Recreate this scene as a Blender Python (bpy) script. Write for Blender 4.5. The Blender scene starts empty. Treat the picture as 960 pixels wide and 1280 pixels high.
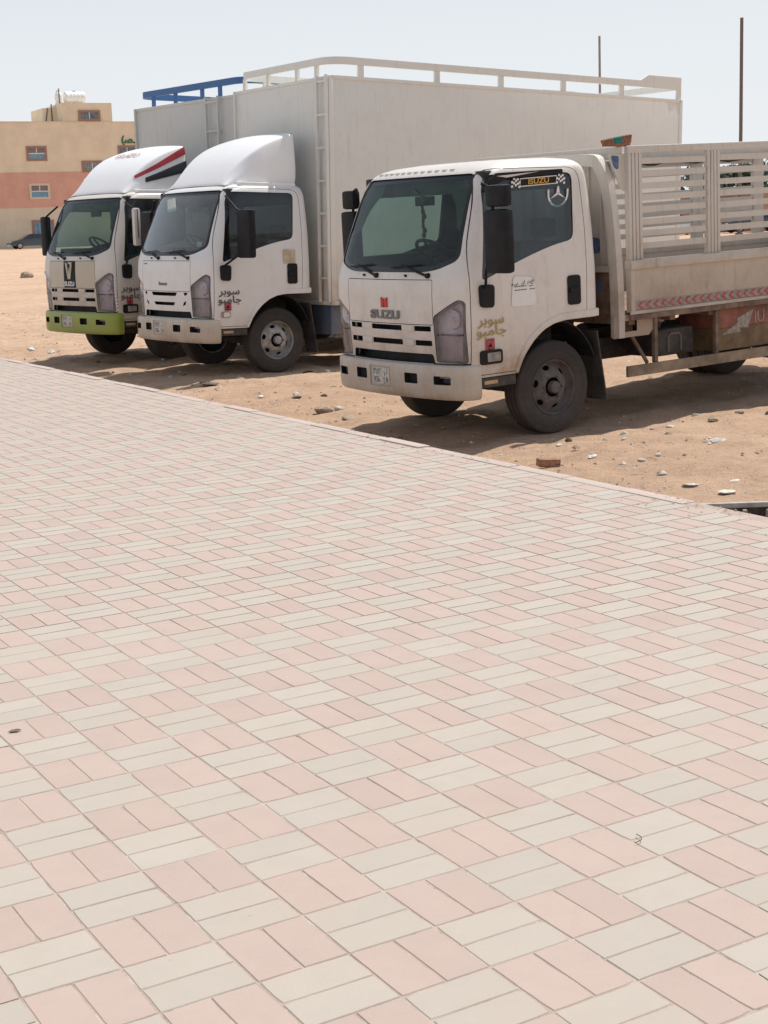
import bpy, bmesh, math, random
import numpy as np
from mathutils import Vector, Matrix
R = math.radians
random.seed(7); rng = np.random.default_rng(7)
scene = bpy.context.scene
col = scene.collection

# ------------------------------------------------------------------ camera
PITCH, ROLL, CAMH, FPX = 0.19377, -0.03381, 1.441, 1849.9
cp, sp = math.cos(PITCH), math.sin(PITCH)
_f = Vector((0, cp, -sp)); _r = Vector((1, 0, 0)); _d = Vector((0, -sp, -cp))
cr, sr = math.cos(ROLL), math.sin(ROLL)
c_right = cr*_r - sr*_d; c_down = sr*_r + cr*_d
cam_data = bpy.data.cameras.new("camera"); cam = bpy.data.objects.new("camera", cam_data); col.objects.link(cam)
m = Matrix.Identity(4)
for k in range(3):
    m[k][0] = c_right[k]; m[k][1] = -c_down[k]; m[k][2] = -_f[k]
m[2][3] = CAMH
cam.matrix_world = m
cam_data.sensor_fit = 'VERTICAL'; cam_data.sensor_height = 24.0
cam_data.lens = FPX/1280*24.0
cam_data.clip_start = 0.05; cam_data.clip_end = 4000
scene.camera = cam

# ------------------------------------------------------------------ light
SUN_HEAD, SUN_EL = 46.0, 62.0          # heading measured from +x towards +y
world = bpy.data.worlds.new("World"); scene.world = world; world.use_nodes = True
wn = world.node_tree; wn.nodes.clear()
sky = wn.nodes.new('ShaderNodeTexSky'); sky.sky_type = 'NISHITA'; sky.sun_disc = False
sky.sun_elevation = R(SUN_EL); sky.sun_rotation = R(90-SUN_HEAD)
sky.air_density = 1.0; sky.dust_density = 2.0; sky.ozone_density = 1.0; sky.altitude = 600
hsv = wn.nodes.new('ShaderNodeMix'); hsv.data_type = 'RGBA'
# dust veil: its share grows with the length of the air path, 1-exp(-tau/sin(elevation)), all round the sky
tcw = wn.nodes.new('ShaderNodeTexCoord'); sx_ = wn.nodes.new('ShaderNodeSeparateXYZ'); wn.links.new(tcw.outputs['Generated'], sx_.inputs[0])
def wm(op, a, b=0.):
    n = wn.nodes.new('ShaderNodeMath'); n.operation = op
    for i, v in enumerate((a, b)):
        if hasattr(v, 'is_output'): wn.links.new(v, n.inputs[i])
        else: n.inputs[i].default_value = v
    return n.outputs[0]
veil = wm('SUBTRACT', 1.0, wm('EXPONENT', wm('DIVIDE', -0.27, wm('MAXIMUM', sx_.outputs[2], 0.02))))
wn.links.new(veil, hsv.inputs['Factor'])
hsv.inputs['B'].default_value = (8.35, 8.68, 8.98, 1)      # dust veil of a hazy desert noon, even over the whole sky
bg = wn.nodes.new('ShaderNodeBackground'); bg.inputs['Strength'].default_value = 0.10
wo = wn.nodes.new('ShaderNodeOutputWorld')
wn.links.new(sky.outputs[0], hsv.inputs['A']); wn.links.new(hsv.outputs['Result'], bg.inputs[0]); wn.links.new(bg.outputs[0], wo.inputs[0])
sd = bpy.data.lights.new("sun", 'SUN'); sd.energy = 4.6; sd.angle = R(0.6); sd.color = (1.0, .955, .89)
sun = bpy.data.objects.new("sun", sd); col.objects.link(sun)
sv = Vector((math.cos(R(SUN_HEAD))*math.cos(R(SUN_EL)), math.sin(R(SUN_HEAD))*math.cos(R(SUN_EL)), math.sin(R(SUN_EL))))
sun.rotation_euler = (-sv).to_track_quat('-Z', 'Y').to_euler(); sun.location = sv*60
scene.view_settings.view_transform = 'Standard'; scene.view_settings.look = 'None'
scene.view_settings.exposure = 0.0; scene.view_settings.gamma = 1

# ------------------------------------------------------------------ materials
def nd(nt, t, **k):
    n = nt.nodes.new(t)
    for a, b in k.items(): setattr(n, a, b)
    return n
def mixc(nt, f, a, b, mode='MIX'):
    n = nd(nt, 'ShaderNodeMix', data_type='RGBA', blend_type=mode)
    for s, v in (('Factor', f), ('A', a), ('B', b)):
        if hasattr(v, 'is_output'): nt.links.new(v, n.inputs[s])
        else: n.inputs[s].default_value = (*v, 1) if isinstance(v, tuple) else v
    return n.outputs['Result']
def math_(nt, op, a, b=0.5, clamp=False):
    n = nd(nt, 'ShaderNodeMath', operation=op, use_clamp=clamp)
    for i, v in enumerate((a, b)):
        if hasattr(v, 'is_output'): nt.links.new(v, n.inputs[i])
        else: n.inputs[i].default_value = v
    return n.outputs[0]
def noise(nt, scale, detail=6, rough=.6, coord=None, out=0):
    n = nd(nt, 'ShaderNodeTexNoise'); n.inputs['Scale'].default_value = scale
    n.inputs['Detail'].default_value = detail; n.inputs['Roughness'].default_value = rough
    if coord is not None: nt.links.new(coord, n.inputs['Vector'])
    return n.outputs[out]
def ramp(nt, v, a, b, ca=0., cb=1.):
    n = nd(nt, 'ShaderNodeMapRange'); n.interpolation_type = 'SMOOTHSTEP'
    nt.links.new(v, n.inputs['Value'])
    n.inputs['From Min'].default_value = a; n.inputs['From Max'].default_value = b
    n.inputs['To Min'].default_value = ca; n.inputs['To Max'].default_value = cb
    return n.outputs[0]
def newmat(name):
    m = bpy.data.materials.new(name); m.use_nodes = True
    nt = m.node_tree; b = nt.nodes['Principled BSDF']
    tc = nd(nt, 'ShaderNodeTexCoord')
    return m, nt, b, tc.outputs['Object']
def setc(nt, b, c):
    if hasattr(c, 'is_output'): nt.links.new(c, b.inputs['Base Color'])
    else: b.inputs['Base Color'].default_value = (*c, 1)
def bump(nt, b, h, strength=.3, dist=.01):
    n = nd(nt, 'ShaderNodeBump'); n.inputs['Strength'].default_value = strength; n.inputs['Distance'].default_value = dist
    nt.links.new(h, n.inputs['Height']); nt.links.new(n.outputs[0], b.inputs['Normal'])
def plain(name, c, rough=.5, metal=0., var=.12, scale=9, coat=0., bmp=0.):
    """base colour broken up by fine grime"""
    m, nt, b, oc = newmat(name)
    n = noise(nt, scale, 8, .65, oc)
    dark = tuple(x*(1-var*2) for x in c); lite = tuple(min(1, x*(1+var)) for x in c)
    setc(nt, b, mixc(nt, ramp(nt, n, .3, .7), dark, lite))
    b.inputs['Roughness'].default_value = rough; b.inputs['Metallic'].default_value = metal
    b.inputs['Coat Weight'].default_value = coat; b.inputs['Coat Roughness'].default_value = .15
    if bmp: bump(nt, b, noise(nt, scale*8, 4, .6, oc), bmp, .004)
    return m
def paint(name, c, dust=(.42, .32, .23), amount=.35, low=.9, rough=.42, coat=.25, stain=.25, wave=1.0):
    """vehicle paint with road dust that gathers towards the sills and streaks of grime"""
    m, nt, b, oc = newmat(name)
    sep = nd(nt, 'ShaderNodeSeparateXYZ'); nt.links.new(oc, sep.inputs[0])
    n1 = noise(nt, 3.1, 8, .7, oc); n2 = noise(nt, 22, 6, .7, oc)
    mp = nd(nt, 'ShaderNodeMapping'); mp.inputs['Scale'].default_value = (9, 9, .9); nt.links.new(oc, mp.inputs[0])
    n3 = noise(nt, 2.2, 6, .7, mp.outputs[0])
    zf = ramp(nt, sep.outputs[2], low+.35, low-.45)
    f = math_(nt, 'MULTIPLY', zf, ramp(nt, n1, .25, .7, .45, 1.2))
    f = math_(nt, 'ADD', math_(nt, 'MULTIPLY', f, amount*1.25), math_(nt, 'MULTIPLY', ramp(nt, n1, .45, .75), amount*.35), True)
    c1 = mixc(nt, f, c, dust)
    st = math_(nt, 'MULTIPLY', ramp(nt, n3, .52, .78), stain)
    c2 = mixc(nt, st, c1, tuple(x*.5 for x in dust))
    sp_ = math_(nt, 'MULTIPLY', ramp(nt, n2, .62, .75), stain*.7)
    setc(nt, b, mixc(nt, sp_, c2, tuple(x*.7 for x in dust)))
    nt.links.new(ramp(nt, f, 0, .6, rough, .85), b.inputs['Roughness'])
    b.inputs['Coat Weight'].default_value = coat; b.inputs['Coat Roughness'].default_value = .2
    bump(nt, b, math_(nt, 'ADD', n1, math_(nt, 'MULTIPLY', noise(nt, .9, 2, .5, oc), wave)), .10, .012)
    return m
def glass(name, tint, refl=1.0, dustv=.06):
    m = bpy.data.materials.new(name); m.use_nodes = True; nt = m.node_tree; nt.nodes.clear()
    o = nd(nt, 'ShaderNodeOutputMaterial'); tr = nd(nt, 'ShaderNodeBsdfTransparent'); tr.inputs[0].default_value = (*tint, 1)
    gl = nd(nt, 'ShaderNodeBsdfGlossy'); gl.inputs['Roughness'].default_value = .04; gl.inputs[0].default_value = (.9, .95, 1, 1)
    df = nd(nt, 'ShaderNodeBsdfDiffuse'); df.inputs[0].default_value = (.42, .38, .32, 1)
    fr = nd(nt, 'ShaderNodeFresnel'); fr.inputs[0].default_value = 1.5
    tc = nd(nt, 'ShaderNodeTexCoord')
    gm = nd(nt, 'ShaderNodeNewGeometry'); front = math_(nt, 'SUBTRACT', 1.0, gm.outputs['Backfacing'])   # only the outer face of a pane mirrors
    f = math_(nt, 'MULTIPLY', math_(nt, 'MULTIPLY', fr.outputs[0], 1.35*refl, True), front)
    mx = nd(nt, 'ShaderNodeMixShader'); nt.links.new(f, mx.inputs[0]); nt.links.new(tr.outputs[0], mx.inputs[1]); nt.links.new(gl.outputs[0], mx.inputs[2])
    mx2 = nd(nt, 'ShaderNodeMixShader'); nt.links.new(ramp(nt, noise(nt, 4, 8, .7, tc.outputs['Object']), .3, .8, dustv*.4, dustv*1.8), mx2.inputs[0])
    nt.links.new(mx.outputs[0], mx2.inputs[1]); nt.links.new(df.outputs[0], mx2.inputs[2]); nt.links.new(mx2.outputs[0], o.inputs[0])
    return m
M = {}
M['white_dusty'] = paint('white_paint_dusty', (.68, .64, .60), amount=.75, low=.85, stain=.3)
M['white_clean'] = paint('white_paint', (.74, .735, .72), amount=.38, low=.7, stain=.12)
M['white_tan'] = paint('white_paint_tan', (.64, .60, .545), amount=.6, low=1.0, stain=.25)
M['tan_panel'] = paint('tan_panel', (.50, .44, .34), amount=.4, low=.8, stain=.2)
M['bumper_green'] = paint('bumper_green', (.27, .34, .035), dust=(.34, .29, .15), amount=.45, low=.5, stain=.3)
M['bumper_cream'] = paint('bumper_cream', (.62, .57, .49), amount=.75, low=.62, stain=.35)
M['bumper_grey'] = paint('bumper_worn', (.56, .52, .47), amount=.8, low=.6, stain=.45)
M['box_paint'] = paint('box_paint', (.74, .73, .675), dust=(.40, .34, .27), amount=.4, low=1.3, stain=.22, rough=.5, coat=.1, wave=6.0)
M['box_grey'] = paint('box_paint_grey', (.58, .58, .55), dust=(.30, .27, .22), amount=.3, low=1.2, stain=.22, rough=.55, coat=.05)
M['bed_paint'] = paint('bed_paint', (.59, .56, .505), dust=(.38, .31, .25), amount=.6, low=1.55, stain=.4, rough=.6, coat=.0)
M['bed_tan'] = paint('bed_tan', (.52, .465, .39), dust=(.36, .28, .215), amount=.8, low=1.2, stain=.4, rough=.65, coat=.0)
M['rail_blue'] = paint('rail_blue', (.045, .14, .34), dust=(.2, .2, .22), amount=.2, low=1, stain=.25, rough=.55, coat=.0)
M['blue_tank'] = paint('blue_tank', (.04, .09, .16), amount=.35, low=.6, stain=.2)
M['rubber'] = plain('rubber', (.035, .033, .032), .85, var=.2, scale=14, bmp=.3)
M['tyre'] = paint('tyre_rubber', (.030, .027, .026), dust=(.11, .085, .07), amount=.35, low=.2, rough=.9, coat=0, stain=.1)
M['black'] = plain('black_plastic', (.014, .014, .016), .6, var=.2)
M['black'].node_tree.nodes['Principled BSDF'].inputs['Specular IOR Level'].default_value = .22
M['black_dusty'] = plain('black_plastic_dusty', (.07, .062, .055), .8, var=.3, scale=5)
M['interior'] = plain('cab_interior', (.032, .032, .036), .75, var=.2)
M['seat'] = plain('seat_cloth', (.10, .10, .11), .9, var=.25)
M['chassis'] = plain('chassis', (.05, .043, .038), .85, var=.35, scale=6)
M['brown_steel'] = plain('brown_steel', (.20, .135, .10), .8, var=.25, scale=6)
M['guard'] = plain('guard_rail_paint', (.25, .19, .13), .75, var=.2, scale=5)
M['rim_dusty'] = plain('rim_dusty', (.125, .105, .098), .75, var=.2, scale=12, bmp=.2)
M['rim_silver'] = plain('rim_silver', (.40, .39, .38), .45, .6, var=.2, scale=12)
M['hole'] = plain('hole_dark', (.012, .012, .013), .9)
M['chrome'] = plain('chrome', (.72, .72, .74), .22, 1.0, var=.08)
M['silver_letter'] = plain('letter_silver', (.20, .19, .185), .5, .2, var=.1)
M['red'] = plain('emblem_red', (.50, .035, .03), .5, var=.1)
M['red_faded'] = plain('reflector_red', (.42, .06, .07), .5, var=.25, scale=30)
M['gold'] = plain('letter_gold', (.46, .33, .13), .6, var=.15, scale=60)
M['yellow'] = plain('letter_yellow', (.70, .40, .06), .5, var=.1, scale=60)
M['dark_letter'] = plain('letter_dark', (.10, .085, .08), .6, var=.15)
M['white_decal'] = plain('decal_white', (.80, .80, .80), .6, var=.04)
M['plate'] = plain('plate_white', (.58, .55, .50), .5, var=.2, scale=40)
M['paper'] = plain('paper', (.62, .70, .70), .8, var=.08)
M['square_tan'] = plain('reflector_tan', (.55, .46, .33), .5, var=.1)
M['lamp_glass'] = glass('lamp_glass', (.95, .93, .97), .8, .16)
M['lamp_glass_b'] = glass('lamp_glass_lower', (.86, .82, .86), .8, .25)
M['reflector'] = plain('lamp_reflector', (.62, .58, .62), .4, .15, var=.1, scale=12)
M['lamp_dark'] = plain('lamp_bezel', (.12, .11, .12), .4, var=.2)
M['windshield'] = glass('windshield_glass', (.80, .95, .88), .5, .025)
M['windshield_dusty'] = glass('windshield_glass_dusty', (.74, .84, .80), 1.2, .14)
M['side_glass'] = glass('side_glass_tinted', (.62, .68, .70), .9, .02)
M['frit'] = plain('black_frit', (.012, .013, .015), .3)
M['amber'] = plain('amber', (.45, .30, .16), .4, var=.2)
M['visor_white'] = paint('visor_white', (.86, .86, .86), dust=(.55, .47, .40), amount=.22, low=2.3, stain=.06)
M['navy'] = plain('stripe_navy', (.02, .022, .032), .45, var=.1)
M['stripe_red'] = plain('stripe_red', (.40, .035, .045), .45, var=.12)
M['concrete'] = plain('concrete', (.42, .38, .34), .9, var=.15, scale=12, bmp=.4)
M['stone_white'] = plain('stone_white', (.60, .57, .50), .9, var=.15, scale=25, bmp=.4)
M['stone_tan'] = plain('stone_tan', (.38, .29, .21), .95, var=.2, scale=25, bmp=.5)
M['stone_dark'] = plain('stone_dark', (.16, .12, .09), .95, var=.25, scale=25, bmp=.5)
M['brick_clay'] = plain('brick_clay', (.36, .19, .115), .95, var=.2, scale=30, bmp=.5)
M['litter_white'] = plain('litter_white', (.66, .66, .63), .7, var=.12, scale=30)
M['litter_shade_dark'] = plain('litter_shade_dark', (.07, .055, .045), .9, var=.3, scale=30)
M['wall_beige'] = plain('wall_beige', (.76, .65, .49), .9, var=.05, scale=.6)
M['wall_tan'] = plain('wall_tan', (.68, .60, .47), .9, var=.05, scale=.6)
M['wall_red'] = plain('wall_terracotta', (.66, .37, .29), .9, var=.06, scale=.6)
M['trim_red'] = plain('trim_terracotta', (.36, .20, .15), .9, var=.08)
M['trim_cream'] = plain('trim_cream', (.66, .56, .46), .9, var=.05)
M['pane'] = plain('window_pane', (.13, .18, .22), .2, var=.3, scale=3)
M['pane_blue'] = plain('window_board_blue', (.16, .33, .45), .4, var=.12, scale=3)
M['frame_white'] = plain('window_frame_white', (.62, .62, .62), .5, var=.05)
M['tank_white'] = plain('tank_white', (.80, .79, .77), .5, var=.05)
M['car_dark'] = plain('car_paint_dark', (.025, .035, .045), .25, var=.1, coat=.8)
M['car_white'] = plain('car_paint_white', (.62, .62, .62), .3, var=.08, coat=.6)
M['car_glass'] = plain('car_glass', (.03, .04, .05), .08, var=.1)
M['pole'] = plain('pole_paint', (.17, .125, .115), .7, var=.15)
M['pole_grey'] = plain('pole_paint_grey', (.30, .27, .26), .7, var=.15)
M['leaf'] = plain('leaf', (.07, .10, .055), .85, var=.35, scale=2)
M['bark'] = plain('bark', (.16, .12, .09), .95, var=.3)
M['far_wall'] = plain('far_wall', (.42, .24, .17), .95, var=.25, scale=.3)
M['teal'] = plain('bristle_teal', (.02, .22, .20), .8, var=.25, scale=60)
M['orange'] = plain('bristle_orange', (.30, .13, .075), .85, var=.3, scale=60)
M['hand_red'] = plain('toolbox_red', (.24, .085, .06), .65, var=.25, scale=5)
M['toolbox_yellow'] = plain('toolbox_yellow', (.16, .105, .05), .65, var=.25, scale=5)
M['bg_white'] = plain('faded_white', (.30, .27, .235), .7, var=.2, scale=20)
M['blue_mark'] = plain('blue_sprayed_mark', (.10, .15, .28), .7, var=.3, scale=30)
M['fog_glass'] = plain('fog_lamp_glass', (.09, .10, .14), .15, var=.2, coat=.6)
M['faint_red'] = plain('letter_faded_red', (.62, .44, .42), .6, var=.3, scale=40)
M['green_letter'] = plain('letter_green', (.04, .15, .07), .6, var=.1)
M['led'] = plain('led_bead', (.70, .72, .80), .3, var=.05)

def paver_mat(name, c, tint):
    m, nt, b, oc = newmat(name)
    g = nd(nt, 'ShaderNodeNewGeometry'); oi = nd(nt, 'ShaderNodeObjectInfo')
    r = math_(nt, 'FRACT', math_(nt, 'ADD', g.outputs['Random Per Island'], oi.outputs['Random']), 0)
    pos = g.outputs['Position']
    big = noise(nt, .7, 4, .6, pos); mid = noise(nt, 9, 6, .7, pos); fine = noise(nt, 260, 3, .7, pos)
    base = mixc(nt, r, tuple(x*.94 for x in c), tuple(min(1, x*1.035) for x in c))
    base = mixc(nt, ramp(nt, big, .3, .7, 0, .35), base, tint)
    base = mixc(nt, ramp(nt, mid, .35, .75, 0, .30), base, tuple(x*.82 for x in c))
    base = mixc(nt, ramp(nt, noise(nt, 2.3, 8, .75, pos), .45, .75, 0, .45), base, (.46, .375, .31))     # trodden-in sand
    base = mixc(nt, ramp(nt, fine, .3, .7, 0, .22), base, tuple(x*.72 for x in c))
    sp_ = noise(nt, 34, 2, .5, pos)
    base = mixc(nt, ramp(nt, sp_, .76, .80, 0, .35), base, tuple(x*.45 for x in c))
    setc(nt, b, base); b.inputs['Roughness'].default_value = .9
    bump(nt, b, fine, .25, .002)
    return m
CREAM, PINK = (.44, .393, .338), (.45, .348, .302)
M['paver_cream'] = paver_mat('paver_cream', CREAM, (.45, .39, .335))
M['paver_pink'] = paver_mat('paver_pink', PINK, (.46, .375, .32))
M['kerb'] = paver_mat('kerb_stone', (.49, .40, .355), (.49, .41, .36))
def joint_mat():
    m, nt, b, oc = newmat('joint_sand')
    c = mixc(nt, ramp(nt, noise(nt, 7, 5, .7, oc), .35, .7), (.345, .27, .225), (.46, .38, .32))
    c = mixc(nt, ramp(nt, noise(nt, 3.3, 8, .8, oc), .56, .66, 0, .8), c, (.12, .09, .075))
    c = mixc(nt, ramp(nt, noise(nt, 60, 3, .7, oc), .55, .75, 0, .6), c, (.56, .48, .40))
    setc(nt, b, c); b.inputs['Roughness'].default_value = .95; return m
M['joint'] = joint_mat()

def sand_mat():
    m, nt, b, oc = newmat('sand')
    big = noise(nt, .35, 6, .6, oc); mid = noise(nt, 3.2, 8, .7, oc); fine = noise(nt, 45, 5, .75, oc)
    c = mixc(nt, ramp(nt, big, .3, .7), (.56, .365, .235), (.66, .46, .315))
    c = mixc(nt, ramp(nt, mid, .35, .7, 0, .7), c, (.39, .25, .165))
    c = mixc(nt, ramp(nt, fine, .45, .75, 0, .6), c, (.62, .47, .35))
    v = nd(nt, 'ShaderNodeTexVoronoi'); v.inputs['Scale'].default_value = 14; nt.links.new(oc, v.inputs['Vector'])
    c = mixc(nt, ramp(nt, v.outputs['Distance'], .20, .08, 0, .6), c, (.27, .17, .115))
    setc(nt, b, c); b.inputs['Roughness'].default_value = .95
    h = math_(nt, 'ADD', math_(nt, 'MULTIPLY', mid, 1.0), math_(nt, 'MULTIPLY', fine, .35))
    bump(nt, b, h, 1.0, .07)
    return m
M['sand'] = sand_mat()

# ------------------------------------------------------------------ mesh helpers
class MB:
    def __init__(s): s.v = []; s.f = []; s.m = []
    def add(s, vs, fs, mi=0):
        o = len(s.v); s.v += [tuple(v) for v in vs]; s.f += [tuple(o+i for i in f) for f in fs]; s.m += [mi]*len(fs); return s
    def box(s, x0, x1, y0, y1, z0, z1, mi=0, rot=None):
        vs = [Vector((x, y, z)) for x in (x0, x1) for y in (y0, y1) for z in (z0, z1)]
        if rot is not None:
            c = Vector(((x0+x1)/2, (y0+y1)/2, (z0+z1)/2)); vs = [c + rot @ (v-c) for v in vs]
        return s.add(vs, [(0, 1, 3, 2), (4, 6, 7, 5), (0, 4, 5, 1), (2, 3, 7, 6), (0, 2, 6, 4), (1, 5, 7, 3)], mi)
    def bevbox(s, x0, x1, y0, y1, z0, z1, b=.01, mi=0, rot=None):
        bm = bmesh.new(); bmesh.ops.create_cube(bm, size=1)
        for v in bm.verts: v.co = Vector((x0+(v.co.x+.5)*(x1-x0), y0+(v.co.y+.5)*(y1-y0), z0+(v.co.z+.5)*(z1-z0)))
        bmesh.ops.bevel(bm, geom=bm.edges[:], offset=b, segments=2, profile=.6, affect='EDGES')
        c = Vector(((x0+x1)/2, (y0+y1)/2, (z0+z1)/2))
        if rot is not None:
            for v in bm.verts: v.co = c + rot @ (v.co-c)
        bm.verts.index_update()
        s.add([v.co.copy() for v in bm.verts], [[v.index for v in f.verts] for f in bm.faces], mi); bm.free(); return s
    def prism(s, poly, axis, a, b, mi=0):
        """poly: list of 2D points in the two other axes (order x,y / x,z / y,z)"""
        def P(p, t): return {'x': (t, p[0], p[1]), 'y': (p[0], t, p[1]), 'z': (p[0], p[1], t)}[axis]
        n = len(poly); vs = [P(p, a) for p in poly]+[P(p, b) for p in poly]
        fs = [tuple(range(n))[::-1], tuple(range(n, 2*n))]+[(i, (i+1) % n, n+(i+1) % n, n+i) for i in range(n)]
        return s.add(vs, fs, mi)
    def tube(s, pts, r, n=8, mi=0, closed=False):
        pts = [Vector(p) for p in pts]; N = len(pts); o = len(s.v); ref = None
        rr = r if hasattr(r, '__len__') else [r]*N
        for i, p in enumerate(pts):
            if closed: t = (pts[(i+1) % N]-pts[i-1]).normalized()
            else: t = (pts[min(i+1, N-1)]-pts[max(i-1, 0)]).normalized()
            if ref is None: ref = t.orthogonal().normalized()
            ref = (ref-t*ref.dot(t)).normalized(); w = t.cross(ref)
            for k in range(n):
                a = 2*math.pi*k/n; s.v.append(tuple(p+(ref*math.cos(a)+w*math.sin(a))*rr[i]))
        for i in range(N if closed else N-1):
            j = (i+1) % N
            for k in range(n):
                s.f.append((o+i*n+k, o+i*n+(k+1) % n, o+j*n+(k+1) % n, o+j*n+k)); s.m.append(mi)
        if not closed:
            s.f += [tuple(o+k for k in range(n))[::-1], tuple(o+(N-1)*n+k for k in range(n))]; s.m += [mi, mi]
        return s
    def lathe(s, prof, n=40, axis='y', c=(0, 0, 0), mi=0, closed=True):
        """prof: (radius, t along axis)"""
        o = len(s.v); K = len(prof)
        for k in range(n):
            a = 2*math.pi*k/n
            for r_, t in prof:
                q = (r_*math.cos(a), t, r_*math.sin(a)) if axis == 'y' else ((t, r_*math.cos(a), r_*math.sin(a)) if axis == 'x' else (r_*math.cos(a), r_*math.sin(a), t))
                s.v.append((q[0]+c[0], q[1]+c[1], q[2]+c[2]))
        for k in range(n):
            k2 = (k+1) % n
            for i in range(K if closed else K-1):
                j = (i+1) % K
                s.f.append((o+k*K+i, o+k*K+j, o+k2*K+j, o+k2*K+i)); s.m.append(mi)
        return s
    def ell(s, c, r, n=10, m=6, mi=0):
        prof = [(max(1e-4, math.sin(math.pi*i/m)), -math.cos(math.pi*i/m)) for i in range(m+1)]
        o = len(s.v); s.lathe(prof, n, 'z', (0, 0, 0), mi, closed=False)
        for i in range(o, len(s.v)): v = s.v[i]; s.v[i] = (c[0]+v[0]*r[0], c[1]+v[1]*r[1], c[2]+v[2]*r[2])
        return s
    def mesh(s, name, mats, smooth=None, normals=True):
        me = bpy.data.meshes.new(name); me.from_pydata(s.v, [], s.f)
        for mt in mats: me.materials.append(mt)
        me.polygons.foreach_set('material_index', s.m)
        if normals:
            bm = bmesh.new(); bm.from_mesh(me); bmesh.ops.recalc_face_normals(bm, faces=bm.faces[:]); bm.to_mesh(me); bm.free()
        if smooth is not None:
            me.shade_smooth(); me.set_sharp_from_angle(angle=R(smooth))
        me.update(); return me
    def build(s, name, mats, parent=None, smooth=None, **k):
        mats = mats if isinstance(mats, (list, tuple)) else [mats]
        mats = [M[x] if isinstance(x, str) else x for x in mats]
        return link(name, s.mesh(name, mats, smooth), parent, **k)
def link(name, data, parent=None, loc=None, rot=None, label=None, cat=None, group=None, kind=None):
    o = bpy.data.objects.new(name, data); col.objects.link(o); o.parent = parent
    if loc: o.location = loc
    if rot: o.rotation_euler = rot
    for k, v in (('label', label), ('category', cat), ('group', group), ('kind', kind)):
        if v: o[k] = v
    return o
def empty(name, loc, rot=(0, 0, 0), **k):
    o = link(name, None, None, loc, rot, **k); o.empty_display_size = .3; return o
def copy_tree(o, parent=None):
    c = o.copy(); col.objects.link(c)
    if parent: c.parent = parent
    for ch in list(o.children): copy_tree(ch, c)
    return c
def rounded(poly, rad, n=5):
    """round the corners of a 2D polygon; rad scalar or per-corner list"""
    out = []; N = len(poly)
    for i in range(N):
        p = Vector(poly[i]); a = Vector(poly[i-1]); b = Vector(poly[(i+1) % N])
        r_ = rad[i] if hasattr(rad, '__len__') else rad
        if r_ <= 0: out.append(tuple(p)); continue
        da = (a-p); db = (b-p); la = min(r_, da.length*.45); lb = min(r_, db.length*.45)
        A = p+da.normalized()*la; B = p+db.normalized()*lb
        for k in range(n+1):
            t = k/n; out.append(tuple(A*(1-t)**2+p*2*t*(1-t)+B*t*t))
    return out
def text(body, size, mtx, mat, parent, name='lettering', ext=.002, sx=1., align='CENTER', bold=0.):
    cu = bpy.data.curves.new(name, 'FONT'); cu.body = body; cu.size = size; cu.extrude = ext; cu.align_x = align; cu.align_y = 'CENTER'
    cu.offset = bold; cu.resolution_u = 3
    t = bpy.data.objects.new('tmp', cu); col.objects.link(t)
    dg = bpy.context.evaluated_depsgraph_get(); me = bpy.data.meshes.new_from_object(t.evaluated_get(dg))
    bpy.data.objects.remove(t); bpy.data.curves.remove(cu)
    me.transform(mtx @ Matrix.Diagonal((sx, 1, 1, 1))); me.materials.clear(); me.materials.append(M[mat]); me.name = name
    return link(name, me, parent)
def on_side(x, y, z, tilt=0):      # lettering plane on the truck's left flank, optional tilt about the flank's normal
    m = Matrix(((-1, 0, 0, x), (0, 0, 1, y), (0, 1, 0, z), (0, 0, 0, 1)))
    return m @ Matrix.Rotation(tilt, 4, 'Z')
def on_front(x, y, z, lean=0):
    m = Matrix(((0, 0, 1, x), (1, 0, 0, y), (0, 1, 0, z), (0, 0, 0, 1)))
    return m @ Matrix.Rotation(lean, 4, 'X')

# ---- solid booleans used to cut one cab shell into its real panels
def tmp_obj(me): o = bpy.data.objects.new('tmp', me); col.objects.link(o); return o
def boolean(me, ops):
    """ops: list of (operation, cutter mesh)"""
    o = tmp_obj(me); cs = []
    for op, cm in ops:
        c = tmp_obj(cm); cs.append(c); md = o.modifiers.new('b', 'BOOLEAN'); md.operation = op; md.object = c; md.solver = 'EXACT'
        md.material_mode = 'TRANSFER'
    dg = bpy.context.evaluated_depsgraph_get(); dg.update()
    out = bpy.data.meshes.new_from_object(o.evaluated_get(dg))
    for c in cs: bpy.data.objects.remove(c)
    bpy.data.objects.remove(o)
    return out
def finish(me, name, parent, smooth=28, **k):
    me.shade_smooth(); me.set_sharp_from_angle(angle=R(smooth)); me.name = name
    return link(name, me, parent, **k)
def prism_mesh(poly, axis, a, b, mat):
    return MB().prism(poly, axis, a, b).mesh('cut', [M[mat]])

# cab outline: height, rear x, front x, half width, front bow, corner radius
CAB = [(.555, -.48, 1.07, .972, .11, .20), (.75, -.48, 1.08, .982, .11, .20), (1.0, -.48, 1.095, .985, .11, .20), (1.25, -.48, 1.095, .985, .11, .21),
       (1.40, -.48, 1.085, .983, .11, .21), (1.50, -.48, 1.05, .975, .11, .21), (1.75, -.48, .955, .955, .105, .20),
       (2.0, -.47, .845, .93, .095, .19), (2.18, -.46, .755, .91, .09, .19), (2.25, -.44, .70, .89, .09, .20), (2.295, -.41, .62, .845, .08, .22),
       (2.325, -.36, .50, .76, .07, .24), (2.34, -.26, .34, .62, .06, .25)]
_cz = np.array([c[0] for c in CAB]); _cv = np.array([c[1:] for c in CAB])
def cabp(z):
    zs = z+np.linspace(-.03, .03, 7)
    return np.mean([[np.interp(q, _cz, _cv[:, i]) for i in range(5)] for q in zs], axis=0) if z < 2.2 else np.array([np.interp(z, _cz, _cv[:, i]) for i in range(5)])
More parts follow.
